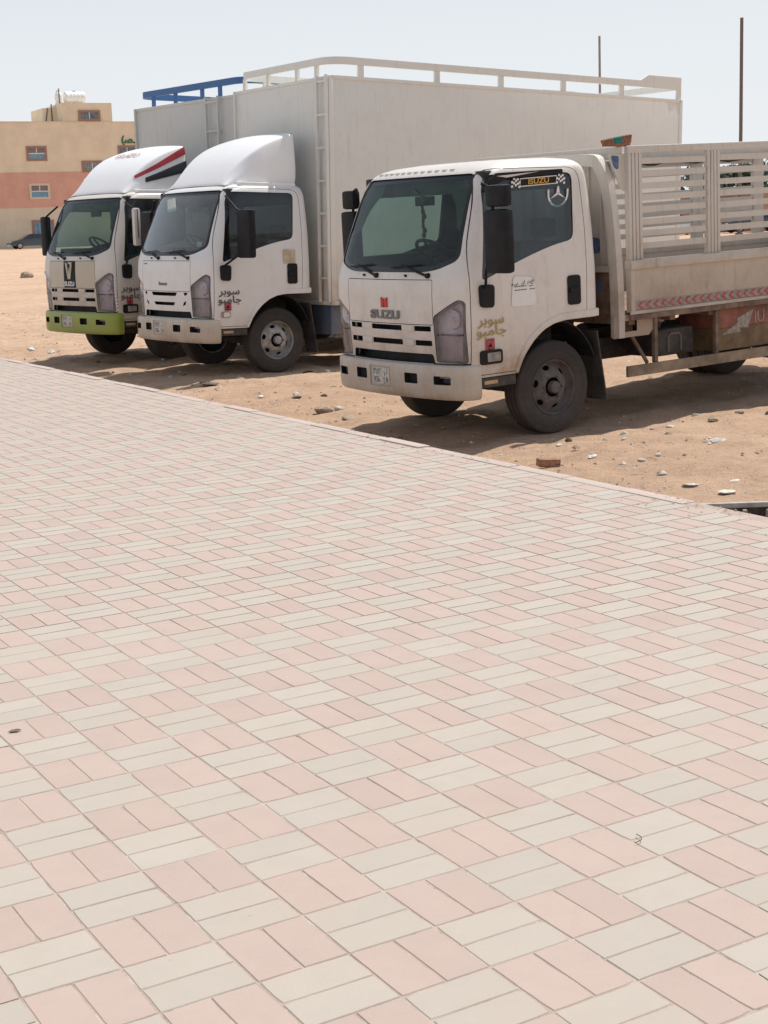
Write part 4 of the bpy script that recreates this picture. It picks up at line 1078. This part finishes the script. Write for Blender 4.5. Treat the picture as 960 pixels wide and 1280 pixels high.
MB().bevbox(-.78, -.745, -1.0, 1.0, 2.335, 2.398, .008).build('headboard_top_rail', 'bed_paint', t3)
for sg in (1, -1):
    y0, y1 = sorted((sg*.985, sg*1.0)); b = MB(); b.prism([(-.62, 2.335), (-.80, 2.335), (-.80, 2.02), (-.76, 2.04)], 'y', y0, y1); g_ = b.build('headboard_gusset', 'bed_paint', t3)
    if sg > 0: MB().prism(rounded([(-.64, 2.325), (-.74, 2.32), (-.73, 2.20), (-.68, 2.22)], .03), 'y', 1.0, 1.002).build('sprayed_mark', 'blue_mark', g_)
for z0, z1 in ((1.50, 1.62), (1.15, 1.25)):
    MB().prism(rounded([(.62, z0), (.75, z0-.01), (.76, z1), (.64, z1+.02)], .03), 'x', -.722, -.718).build('sprayed_mark', 'blue_mark', hb)
# sub panel with opening, posts, guard rail, boxes
pl = boolean(MB().prism([(-.635, .952), (-1.17, .952), (-1.17, .86), (-1.06, .755), (-.635, .755)], 'y', .985, 1.0).mesh('p', [M['bed_tan']]), [('DIFFERENCE', prism_mesh([(-.752, .805), (-.915, .805), (-.915, .90), (-.752, .90)], 'y', .9, 1.1, 'hole'))])
finish(pl, 'frame_side_plate', t3)
MB().box(-.95, -.70, .90, .91, .78, .93).build('frame_plate_backing', 'brown_steel', t3)
for x in (-1.12, -1.90, -3.0):
    for sg in (1, -1): MB().bevbox(x-.03, x+.01, sg*1.0-.02, sg*1.0+.02, .50, .91, .004).build('guard_post', 'brown_steel', t3)
for sg in (1, -1):
    MB().bevbox(-3.25, -.765, sg*1.02-.015, sg*1.02+.015, .405, .502, .006).build('side_guard', 'guard', t3)
MB().tube([(-.90, .95, .75), (-1.08, .95, .5)], .018, 6).build('guard_strut', 'brown_steel', t3)
b = MB(); b.bevbox(-1.70, -1.20, .55, .93, .53, .78, .035); b.tube([(-1.33, .8, .78), (-1.33, .82, .86)], .05, 12); ft = b.build('fuel_tank', 'chassis', t3, 30)
MB().tube([(-1.36, .936, .57), (-1.36, .936, .70), (-1.39, .936, .73), (-1.49, .936, .73), (-1.52, .936, .70), (-1.52, .936, .57)], .012, 6).build('tank_strap', 'rim_dusty', ft)
MB().ell((-1.35, .84, .86), (.05, .05, .03), 12, 6).build('tank_cap', 'bg_white', ft, 50)
b = MB(); b.bevbox(-2.95, -1.93, .52, 1.0, .72, .90, .008); tb = b.build('toolbox', 'hand_red', t3)
MB().bevbox(-2.95, -1.93, .52, 1.0, .515, .72, .008).build('toolbox_lower_panel', 'toolbox_yellow', tb)
MB().prism([(-1.99, .66), (-2.20, .76), (-2.20, .80), (-2.42, .87), (-2.34, .70), (-2.22, .71), (-2.24, .67)], 'y', 1.0, 1.003).build('painted_arrow', 'bg_white', tb)
text('IU', .16, on_side(-2.50, 1.002, .79, .06), 'bg_white', tb, 'toolbox_lettering', .001, 1.0)
# tail gate
MB().box(XR-.03, XR, -BY, BY, .98, 1.40).build('tail_gate', 'bed_tan', t3)
b = MB(); b.bevbox(XR, XR+.06, -BY+.05, BY-.05, 2.335, 2.40, .01); b.build('rear_top_rail', 'bed_paint', t3)
# rolled dark strap along the far top rail
b = MB(); pts = [(XR+.3+(XF-XR-.5)*k/30, -BY+.10, 2.29+.015*math.sin(k*1.3)) for k in range(31)]; b.tube(pts, [.016+.010*abs(math.sin(k*2.1)) for k in range(31)], 6)
b.build('lashing_roll', 'litter_shade_dark', t3, 40)

# ---------- middle truck with tall box body
t2, cab2, d2, h2, b2 = make_truck('box_truck_clean', P2, Y2, T2, 'white box truck with plain white roof fairing and tall pale box, middle of three', 'white_clean', 'white_clean', 'white_clean', 'new', 'bumper_cream', 'silver')
text('Isuzu', .062, on_front(cab_front_x(.1, 1.11)+.004, .0, 1.11), 'silver_letter', h2, 'badge_lettering', .004, 1.7, bold=.001)
text('REWARD', .022, on_front(cab_front_x(-.5, 1.355)+.003, -.50, 1.355), 'dark_letter', h2, 'small_lettering', .001, 1.4)
arabic('super', 0, .71, 1.02, .12, 'dark_letter', d2[0]); arabic('jumbo', 0, .71, .92, .12, 'dark_letter', d2[0])
door_extras(d2[0], None, 0, 0, 0, 0, 0, 0); door_extras(d2[1], None, 0, 0, 0, 0, 0, 0, -1)
b = MB(); b.prism(rounded([(.705, .705), (.84, .705), (.84, .782), (.705, .782)], .028), 'y', .97, .996); o = b.build('side_marker', 'chrome', d2[0], 30)
MB().bevbox(.72, .80, .99, 1.001, .716, .770, .005).build('marker_lens', 'white_clean', o)
MB().box(-.245, -.07, .986, .9895, 1.345, 1.515).build('reflector_patch', 'square_tan', d2[0])
mirror(t2, 1, .62, 1.12, 1.42, 1.42, 1.99); mirror(t2, -1, .62, 1.12, 1.42, 1.45, 2.02)
MB().prism(rounded([(-.36, 1.99), (-.13, 2.01), (-.15, 2.17), (-.36, 2.15)], .01, 2), 'x', .80, .803).build('windshield_paper', 'paper', t2)
MB().box(.868, .872, .50, .62, 1.56, 1.62).build('windshield_sticker', 'paper', t2)

def fair_z(x): return float(np.interp(x, [-.45, -.33, -.15, .02, .16, .29, .39, .48, .55, .60], [2.975, 2.955, 2.90, 2.83, 2.745, 2.645, 2.55, 2.445, 2.365, 2.30]))
def fairing(root, name, stripes=False, hh=3.0):
    """roof air deflector: rounded nose, full-width hump, side ridges and open back"""
    b = MB(); st = []
    X0, X1 = .60, -.40
    for i in range(13):
        t = i/12; x = X0+(X1-X0)*t
        top = fair_z(x)
        wb = .74+.07*min(1, t*2); wt = .60+.15*min(1, t*2.2); ridge = 2.29+(top-2.29)*.97
        row = [(x, -wb, 2.29), (x, -wb*.99, 2.29+(ridge-2.29)*.5), (x, -(wb*.25+wt*.75), 2.29+(ridge-2.29)*.9), (x, -wt*1.0, 2.29+(ridge-2.29)*.975), (x, -wt*.95, ridge), (x+.02, -wt*.5, top), (x+.03, 0, top+.008)]
        row = row+[(p[0], -p[1], p[2]) for p in row[:-1][::-1]]; st.append(row)
    n = len(st[0])
    for r_ in st: b.v += r_
    for i in range(12):
        for k in range(n-1): b.f.append((i*n+k, i*n+k+1, (i+1)*n+k+1, (i+1)*n+k)); b.m.append(0)
    me = b.mesh(name, [M['visor_white']], 38)
    o = link(name, me, root); md = o.modifiers.new('thick', 'SOLIDIFY'); md.thickness = .02; md.offset = -1
    md = o.modifiers.new('sub', 'SUBSURF'); md.levels = 2; md.render_levels = 2
    b = MB()
    for sg in (1, -1): b.bevbox(-.36, .45, sg*.80-.05, sg*.80+.05, 2.275, 2.335, .02)
    b.build('fairing_skirt', 'visor_white', o, 30)
    return o, st
f2, _ = fairing(t2, 'roof_fairing')

def box_body(root, paint_side, railm, railname, x0=-.705, x1=-6.90, hw=1.15, z0=.875, z1=3.61, ladder=(.93, 1.14), wedge=True):
    bx = MB(); bx.bevbox(x1, x0, -hw, hw, z0, z1, .012)
    bo = bx.build('box_body', paint_side, root, 30)
    b = MB()
    for x in (x0-.28, x0-.40):
        for sg in (1, -1): b.box(x-.005, x+.005, sg*hw-.001, sg*hw+.0012, z0+.03, z1-.03)
    for y in (-.86, .40): b.box(x0-.002, x0+.0015, y-.006, y+.006, z0+.03, z1-.03)
    b.build('panel_seam', paint_side, bo)
    b = MB()
    for sg in (1, -1):
        for x in (x0, x1): b.bevbox(x-.035, x+.035, sg*hw-.02, sg*hw+.012, z0-.01, z1+.01, .006)
        b.bevbox(x1, x0, sg*hw-.02, sg*hw+.014, z0-.06, z0+.0, .006); b.bevbox(x1, x0, sg*hw-.015, sg*hw+.012, z1-.03, z1+.014, .005)
    b.bevbox(x0-.02, x0+.02, -hw, hw, z0-.06, z0+.0, .006); b.bevbox(x0-.02, x0+.012, -hw, hw, z1-.03, z1+.012, .006)
    b.build('corner_trim', paint_side, bo, 30)
    # ladder on the front wall
    lx = x0+.06
    ld = MB(); ld.bevbox(lx-.02, lx+.02, ladder[0]-.015, ladder[0]+.015, z0-.02, z1+.02, .005); ld.bevbox(lx-.02, lx+.02, ladder[1]-.015, ladder[1]+.015, z0-.02, z1+.02, .005)
    lo = ld.build('ladder', paint_side, root, 30)
    for k in range(7): z = z0+.28+.40*k; MB().bevbox(lx-.014, lx+.014, ladder[0]+.015, ladder[1]-.015, z-.014, z+.014, .004).build('rung', paint_side, lo)
    # roof rail
    zr = z1+.20; rh = .045
    path = []
    for sg in (1, -1):
        side = [(x1+.02, sg*(hw-.02), zr), (x0-.28, sg*(hw-.02), zr)]
        cor = [(x0-.28+.25*math.sin(t), sg*(hw-.02-.25+.25*math.cos(t)), zr) for t in [R(15*k) for k in range(1, 7)]]
        path = (side+cor) if sg > 0 else path+(side+cor)[::-1]
    b = MB(); P_ = [Vector(p) for p in path]; o = None
    for i, p in enumerate(P_):
        t = (P_[min(i+1, len(P_)-1)]-P_[max(i-1, 0)]).normalized(); w = Vector((t.y, -t.x, 0))*.022
        b.v += [tuple(p-w+Vector((0, 0, -rh))), tuple(p+w+Vector((0, 0, -rh))), tuple(p+w+Vector((0, 0, rh))), tuple(p-w+Vector((0, 0, rh)))]
    for i in range(len(P_)-1):
        for k in range(4): b.f.append((i*4+k, i*4+(k+1) % 4, i*4+4+(k+1) % 4, i*4+4+k)); b.m.append(0)
    b.f += [(0, 1, 2, 3), tuple(len(b.v)-4+k for k in range(4))]; b.m += [0, 0]
    ro = b.build(railname, railm, root, 40)
    MB().bevbox(x1+.0, x1+.05, -hw+.02, hw-.02, zr-rh, zr+rh, .005).build('rear_rail', railm, ro)
    for sg in (1, -1):
        for x in [-1.17, -2.375, -3.457, -4.582, -5.70, -6.87]:
            if x < x0-.2: MB().bevbox(x-.04, x+.04, sg*(hw-.02)-.02, sg*(hw-.02)+.02, z1-.02, zr-rh, .005).build('rail_post', railm, ro)
        if wedge: MB().prism([(-6.05, zr+.04), (-6.22, zr+.125), (-6.90, zr+.125), (-6.90, zr-.05), (-6.3, zr-.05)], 'y', sg*(hw-.02)-.024, sg*(hw-.02)+.024).build('rail_wedge', railm, ro)
    for y in (-.95, -.35, .35, .80): MB().bevbox(x0-.05, x0-.01, y-.03, y+.03, z1-.02, zr-rh, .005).build('rail_post', railm, ro)
    b = MB()
    for k in range(10): x = x0-.3-k*.62; b.box(x-.04, x+.04, -hw+.05, hw-.05, .76, z0-.06)
    b.box(x1, x0, -.45, -.3, .70, .80); b.box(x1, x0, .3, .45, .70, .80)
    b.build('cross_member', 'chassis', root)
    for sg in (1, -1): MB().bevbox(x1+.1, x1+.14, sg*.6-.3, sg*.6+.3, .45, .75, .01).build('mud_flap', 'black_dusty', root)
    return bo
box_body(t2, 'box_paint', 'box_paint', 'roof_rail')
b = MB(); b.bevbox(-1.35, -.72, .62, 1.06, .44, .82, .02); b.build('side_locker', 'blue_tank', t2)
MB().bevbox(-3.3, -.8, 1.0, 1.03, .40, .47, .006).bevbox(-3.3, -.8, -1.03, -1.0, .40, .47, .006).build('side_guard', 'guard', t2)
MB().bevbox(-6.905, -6.94, 1.02, 1.12, 2.85, 3.0, .005).build('door_latch', 'black', t2)

# ---------- rear-left truck: tan front, green bumper, striped fairing
t1, cab1, d1, h1, b1 = make_truck('box_truck_green_bumper', P1, Y1, T1, 'tan and white box truck with lime green bumper and striped roof fairing, far left', 'white_tan', 'white_tan', 'tan_panel', 'bars', 'bumper_green', 'dusty')
pn = MB(); K = 8
for i in range(K+1):
    z = 1.026+.36*i/K
    for y in (-.15, .17): pn.v.append((cab_front_x(y, z)+.003, y, z))
for i in range(K): pn.f.append((2*i, 2*i+1, 2*i+3, 2*i+2)); pn.m.append(0)
for i in range(K+1):
    z = 1.026+.36*i/K
    for y in (-.15, .17): pn.v.append((cab_front_x(y, z)-.002, y, z))
o = 2*(K+1)
for i in range(K): pn.f += [(2*i, 2*i+2, o+2*i+2, o+2*i), (2*i+1, o+2*i+1, o+2*i+3, 2*i+3)]; pn.m += [0, 0]
cs = pn.build('centre_stripe', 'black', h1)
b = MB(); fx = cab_front_x(0, 1.25)+.003
for s in (-1, 1): b.prism([(s*.03+.01, 1.14), (s*.012+.01, 1.14), (s*.05+.01, 1.36), (s*.09+.01, 1.37)][::s], 'x', fx-.006, fx+.010)
b.prism([(-.02, 1.15), (.04, 1.15), (.01, 1.30)], 'x', fx-.006, fx+.008); b.build('emblem', 'tan_panel', cs)
text('SUZU', .085, on_front(cab_front_x(.1, 1.075)+.008, .01, 1.075), 'white_decal', cs, 'badge_lettering', .003, 1.3, bold=.002)
arabic('super', 0, .71, 1.02, .12, 'dark_letter', d1[0]); arabic('jumbo', 0, .71, .92, .12, 'dark_letter', d1[0])
door_extras(d1[0], 'bg_white', 0, 0, 0, 0, 0, 0); door_extras(d1[1], 'bg_white', 0, 0, 0, 0, 0, 0, -1)
mirror(t1, -1, .82, 1.03, 1.18, 1.46, 2.02, arm='black')
mirror(t1, 1, .66, 1.09, 1.17, 1.58, 2.08, mat='white_tan')
for sg in (1, -1):
    k = 0
    for (ya, za, yb, zb, n_) in ((.61, 1.10, .86, 1.235, 7), (.958, 1.19, .960, .73, 11)):
        for q in range(n_):
            t = q/(n_-1); y = ya+(yb-ya)*t; z = za+(zb-za)*t; x = cab_corner_x(y, z)+.004
            MB().ell((x, sg*y, z), (.014, .014, .015), 8, 5).build('led_bead', 'led', cab1)
f1, st = fairing(t1, 'striped_roof_fairing')
def stripe(parent, quads, mat, name, sg):
    b = MB()
    for q in quads: b.prism(q if sg > 0 else q[::-1], 'y', sg*.80-.006, sg*.80+.006)
    return b.build(name, mat, parent)
def fair_stripe(z_at, mat, name):
    """band lying on the fairing's left and right cheeks, following its surface"""
    for sg in (1, -1):
        b = MB(); n = 0
        for i in range(3, 25):
            t = i/24; tt = t*12; i0 = min(11, int(tt)); fr = tt-i0
            za, zb = z_at(t)
            if za is None: continue
            def yat(z):
                row = [Vector(st[i0][k]).lerp(Vector(st[i0+1][k]), fr) for k in range(5)]
                zs_ = [r_.z for r_ in row]; ys_ = [-r_.y for r_ in row]
                return float(np.interp(z, zs_, ys_)), row[0].x
            for k in range(4):
                z = za+(zb-za)*k/3; y, x = yat(z); b.v.append((x, sg*(y+.004), z))
            if n:
                o = (n-1)*4
                for k in range(3): b.f.append((o+k, o+k+1, o+k+5, o+k+4)); b.m.append(0)
            n += 1
        o = b.build(name, mat, f1); md = o.modifiers.new('t', 'SOLIDIFY'); md.thickness = .008; md.offset = 0
def zr_(t): # ridge height at t
    return 2.29+(fair_z(.60-t*1.0)-2.29)*.97
fair_stripe(lambda t: (2.40+.42*t, min(zr_(t)-.02, 2.42+.51*t)) if t > .2 and zr_(t) > 2.5 else (None, None), 'stripe_red', 'red_stripe')
fair_stripe(lambda t: (2.36+.22*t, 2.375+.36*t) if t > .3 else (None, None), 'navy', 'navy_stripe')
text('ISUZU', .14, Matrix.Translation((.06, 0, 2.835)) @ Matrix.Rotation(R(90), 4, 'Z') @ Matrix.Rotation(R(30), 4, 'X'), 'faint_red', f1, 'fairing_lettering', .002, 1.6)
box_body(t1, 'box_grey', 'rail_blue', 'blue_roof_rail', x0=-.985, hw=1.41, ladder=(.56, .86), wedge=False)
MB().bevbox(-3.3, -.8, 1.0, 1.03, .40, .47, .006).build('side_guard', 'guard', t1)

# ================================================================== SMALL THINGS
def w3(pos, yaw, pitch, q):
    x, y, z = q; X_ = x*math.cos(pitch)+z*math.sin(pitch); Z_ = -x*math.sin(pitch)+z*math.cos(pitch); c, s = math.cos(yaw), math.sin(yaw)
    return (pos[0]+c*X_-s*y, pos[1]+s*X_+c*y, pos[2]+Z_)
# broom head on the headboard rail
br = empty('broom_head', w3(P3, Y3, T3, (-.72, .98, 2.40)), (0, 0, Y3), label='orange and teal bristled broom head lying on top of the bed headboard', cat='broom')
b = MB(); b.bevbox(-.15, .13, -.03, .03, 0, .03, .008); b.build('broom_block', 'orange', br)
for k in range(26):
    t = k/25; x = .13-.28*t; lean = (.5-t)*.5+.06; mat = 'teal' if .28 < t < .66 else 'orange'
    hh = .025+.045*t
    MB().prism([(x-.006, .025), (x+.006, .025), (x+.009+lean*hh*.8, .025+hh), (x-.007+lean*hh*.8, .025+hh+.004*(k % 3))], 'y', -.03, .03).build('bristle_tuft', mat, br)

def rock(pos, s, mat, name, label, cat, k, flat=.5, group=None, yaw=None):
    r_ = random.Random(k); bm = bmesh.new(); bmesh.ops.create_icosphere(bm, subdivisions=2, radius=1)
    off = Vector((k*3.1, k*1.7, 0))
    for v in bm.verts:
        n_ = mnoise.noise(v.co*1.1+off)*.5+mnoise.noise(v.co*2.6+off)*.22; v.co = v.co*(1+n_); v.co.x *= s; v.co.y *= s*.62; v.co.z *= s*flat
    me = bpy.data.meshes.new(name); bm.to_mesh(me); bm.free(); me.materials.append(M[mat])
    me.shade_flat()
    x, y = pos
    return link(name, me, None, (x, y, gz(x, y)+s*flat*.35), (r_.uniform(-.15, .15), r_.uniform(-.15, .15), r_.uniform(0, 6.28) if yaw is None else yaw), label=label, cat=cat, group=group)
# broken edge of a drain chamber beside the kerb at the right: pale lip, chamber wall coloured dark to stand for the gap's shade
e0, e1 = Vector((1.47, 7.305, 0)), Vector((3.51, 7.32, 0)); ed = (e1-e0).normalized(); en = Vector((-ed.y, ed.x, 0))
dc = empty('drain_edge', tuple(e0), (0, 0, math.atan2(ed.y, ed.x)), label='pale broken concrete lip over a dark gap beside the paving at the right edge', cat='drain')
MB().bevbox(0, 2.04, 0, .035, -.035, -.008, .006).build('lip', 'concrete', dc); MB().box(.0, 2.04, .004, .09, -.62, -.037).build('chamber_wall', 'litter_shade_dark', dc)
b = MB(); r_ = random.Random(12)
for k in range(420):
    x = r_.uniform(-.35, 1.9); y = .05+abs(r_.gauss(0, .16)); s_ = r_.uniform(.006, .02); zt = -.065-.36*y+r_.uniform(0, .015)
    p = e0+ed*x+en*y; b.bevbox(p.x-s_, p.x+s_, p.y-s_*.8, p.y+s_*.8, zt-s_*.5, zt+s_*.6, s_*.3, rot=Matrix.Rotation(r_.uniform(0, 3), 3, 'Z'), mi=r_.choice((0, 0, 1, 2)))
link('drain_rubble', b.mesh('drain_rubble', [M['stone_tan'], M['concrete'], M['stone_dark']]), kind='stuff', label='crumbled grit piled along the broken drain edge')
for k, (x, y, s_, mt, lb) in enumerate(((-1.99, 17.27, .17, 'stone_dark', 'long dark clod at the kerb between the middle and green bumper truck shadows'), (-1.66, 17.6, .12, 'stone_tan', 'flat tan clod just right of the long dark clod at the kerb'),
        (-.92, 16.16, .07, 'stone_white', 'pale chip on the sand midway between the middle truck wheel and the kerb'), (-.88, 18.27, .12, 'litter_shade_dark', 'black rag beside the front left wheel of the middle truck'), (-.64, 18.38, .06, 'litter_white', 'white scrap lying on the black rag near the middle truck wheel'),
        (-.6, 15.85, .06, 'stone_dark', 'small dark stone above the flat tan rock'), (2.29, 12.43, .045, 'stone_dark', 'small dark pebble in the right sand patch below the side guard'), (2.8, 13.06, .05, 'stone_white', 'pale pebble on the sand below the rear of the side guard'),
        (3.17, 12.97, .08, 'stone_tan', 'tan stone at the far right below the side guard'), (1.96, 11.83, .05, 'stone_white', 'pale flake upper left of the angular stone in the right sand patch'))):
    rock((x, y), s_*.75, mt, 'litter' if 'litter' in mt else 'stone', lb, 'litter' if 'litter' in mt else 'stone', k+40, .22 if s_ > .1 else .45, 'stones and scraps strewn on the sand')
# dry twigs and straw on the sand
b = MB(); r_ = random.Random(21)
for k in range(260):
    d = r_.expovariate(1/3.)+.9; p = G(0, 20.53)+A2*r_.uniform(-24, -1)+B2*d
    if p.x > 9: continue
    a = r_.uniform(0, 6.28); L = r_.uniform(.015, .07); z = gz(p.x, p.y)+.006; bend = r_.uniform(-.02, .02)
    u = Vector((math.cos(a), math.sin(a), 0)); b.tube([p+u*-L+Vector((0, 0, z)), p+Vector((-u.y, u.x, 0))*bend+Vector((0, 0, z+.012)), p+u*L+Vector((0, 0, z))], r_.uniform(.0015, .003), 3, mi=r_.choice((0, 1, 1)))
link('straw', b.mesh('straw', [M['litter_shade_dark'], M['stone_tan']], None), kind='stuff', label='dry twigs and straw scattered over the sand')
# clay brick fragment
b = MB(); b.bevbox(-.085, .085, -.045, .045, 0, .062, .008)
b.build('brick_fragment', 'brick_clay', None, 30, loc=(1.267, 11.175, gz(1.267, 11.175)+.004), rot=(.05, .06, .25), label='broken clay brick lying on the sand just beyond the kerb by the truck shadow', cat='brick')
rocks = [((-.571, 14.898), .16, 'stone_tan', 'flat tan rock on the sand between the middle and nearest trucks', .4),
         ((-.42, 14.95), .07, 'stone_white', 'pale chip lying against the flat tan rock', .5),
         ((-.30, 14.35), .15, 'stone_tan', 'flat crumbled clod at the kerb left of the nearest truck shadow', .2),
         ((2.634, 11.478), .10, 'stone_white', 'pale angular stone on the open sand below the truck toolbox', .35),
         ((2.30, 9.72), .12, 'stone_white', 'flat white stone lowest at the right edge of the sand', .14),
         ((2.12, 9.98), .10, 'litter_white', 'thin pale slab just above the lowest flat white stone', .12),
         ((2.42, 10.02), .08, 'stone_white', 'small flat pale chip at the right image edge', .14),
         ((2.03, 12.3), .05, 'stone_white', 'round pale stone at the edge of the truck shadow', .7),
         ((2.45, 12.4), .06, 'stone_white', 'pale pebble right of the round stone near the shadow', .5),
         ((2.85, 12.6), .08, 'stone_tan', 'tan stone near the shadow edge below the toolbox', .5),
         ((1.45, 11.95), .05, 'stone_white', 'tiny white stone beside the front left tyre shadow edge', .4),
         ((1.62, 11.25), .06, 'litter_white', 'crumpled white scrap right of the broken clay brick', .4),
         ((2.10, 11.1), .05, 'stone_white', 'white chip in the middle of the right sand patch', .4),
         ((1.95, 11.0), .04, 'stone_white', 'small white chip next to another in the right sand patch', .4),
         ((2.0, 10.45), .05, 'stone_white', 'white lump above the kerb in the right sand patch', .5),
         ((1.55, 12.15), .05, 'stone_dark', 'dark stone on the sand right of the front tyre', .6),
         ((-.9, 15.8), .08, 'litter_shade_dark', 'dark scrap on the sand left of the nearest bumper', .3),
         ((-1.3, 16.1), .06, 'litter_white', 'pale scrap on sand between the middle truck and the kerb', .3),
         ((-13.96, 60.1), .42, 'stone_tan', 'lone tan boulder far out on the sand left of the trucks', .6),
         ((-6.5, 30.9), .20, 'litter_white', 'white crumpled bag on the far sand left of the green bumper', .3),
         ((-6.0, 29.4), .14, 'stone_dark', 'dark lump on the sand below the white bag', .4),
         ((-5.05, 22.9), .10, 'litter_white', 'white crushed cup at the kerb in front of the green bumper truck', .5),
         ((-5.5, 23.6), .11, 'litter_white', 'pale litter heap at the kerb, leftmost by the paving edge', .4)]
for k, (p_, s_, mt, lb, fl) in enumerate(rocks):
    rock(p_, s_*.75, mt, 'litter' if 'litter' in mt else ('boulder' if s_ > .3 else 'stone'), lb, 'litter' if 'litter' in mt else 'stone', k+3, fl, 'stones and scraps strewn on the sand')
# gravel and crumbs nobody could count
b = MB(); r_ = random.Random(5)
for k in range(9500):
    d = r_.expovariate(1/5.)+.15; a = r_.uniform(-32, -.5)
    p = G(0, 20.53)+A2*a+B2*d
    if p.x > 14: continue
    z = gz(p.x, p.y); s = min(.045, r_.lognormvariate(-4.6, .55)); v = [Vector((r_.gauss(0, 1), r_.gauss(0, 1), r_.gauss(0, .6))).normalized()*s for _ in range(2)]
    e = Vector((s*r_.uniform(.7, 1.3), 0, 0)); th = r_.uniform(0, 6.28); e.rotate(Matrix.Rotation(th, 3, 'Z').to_quaternion() if False else Matrix.Rotation(th, 3, 'Z')); f = Vector((-e.y, e.x, 0))*r_.uniform(.5, .9); c = Vector((p.x, p.y, z))
    up = Vector((0, 0, s*r_.uniform(.3, .8)))
    b.add([c-e, c-f, c+e, c+f, c+up*.9+e*.3, c+up-f*.2], [(0, 1, 5), (1, 2, 4, 5), (2, 3, 4), (3, 0, 5, 4)], r_.choice((0, 0, 0, 1, 1, 2)))
link('gravel', b.mesh('gravel', [M['stone_tan'], M['stone_white'], M['stone_dark']], None), kind='stuff', label='small pebbles and crumbs scattered over the sand')
# sand blown over the edging stones
b = MB(); r_ = random.Random(33)
for k in range(1500):
    p = G(0, 20.53)+A2*r_.uniform(-26, -2)-B2*min(.5, r_.expovariate(1/.07)); s = r_.uniform(.003, .012)
    if mnoise.noise(p*.8) < -.12: continue
    a = r_.uniform(0, 6.28); e = Vector((math.cos(a), math.sin(a), 0))*s; f = Vector((-e.y, e.x, 0))*.6; c = p+Vector((0, 0, .0045)); up = Vector((0, 0, s*.25))
    b.add([c-e, c-f, c+e, c+f, c+up], [(0, 1, 4), (1, 2, 4), (2, 3, 4), (3, 0, 4)])
link('blown_sand', b.mesh('blown_sand', [M['sand']], None), kind='stuff', label='thin scatter of sand blown over the edge of the paving')
# rubble where the kerb ends at the right
b = MB(); r_ = random.Random(8)
for k in range(60):
    p = G(0, 20.75)+A2*r_.uniform(-2.4, -.5)+B2*r_.uniform(0, .35); s = r_.uniform(.012, .045)
    b.bevbox(p.x-s, p.x+s, p.y-s*.7, p.y+s*.7, -.12, -.12+s*.9+.09*r_.random(), s*.25, rot=Matrix.Rotation(r_.uniform(0, 3), 3, 'Z'), mi=r_.choice((0, 1, 2)))
link('kerb_rubble', b.mesh('kerb_rubble', [M['stone_tan'], M['concrete'], M['stone_dark']]), kind='stuff', label='crumbled concrete rubble where the edging stones end at right')
# dead leaf and straw on the paving
b = MB(); b.add([(-.028, 0, .001), (-.01, .010, .006), (.016, .008, .008), (.03, 0, .003), (.012, -.011, .004), (-.012, -.010, .003)], [(0, 1, 2, 3, 4, 5)]); b.add([(-.028, 0, 0), (-.01, .010, .004), (.016, .008, .006), (.03, 0, .001), (.012, -.011, .002), (-.012, -.010, .001)], [(5, 4, 3, 2, 1, 0)])
b.v = [(x*.7, y*.7, z*.6) for x, y, z in b.v]
b.build('dead_leaf', 'brown_steel', None, loc=(-1.111, 4.165, .003), rot=(0, 0, .3), label='dry brown leaf on a pink paver at the left edge', cat='leaf')
b = MB(); b.tube([(-.012, -.02, .004), (.004, -.008, .006), (.006, .01, .006), (-.002, .026, .005)], .0010, 5)
b.build('twig', 'litter_shade_dark', None, loc=(.57, 3.243, .0015), label='tiny curled dark twig on a cream paver at lower right', cat='twig')
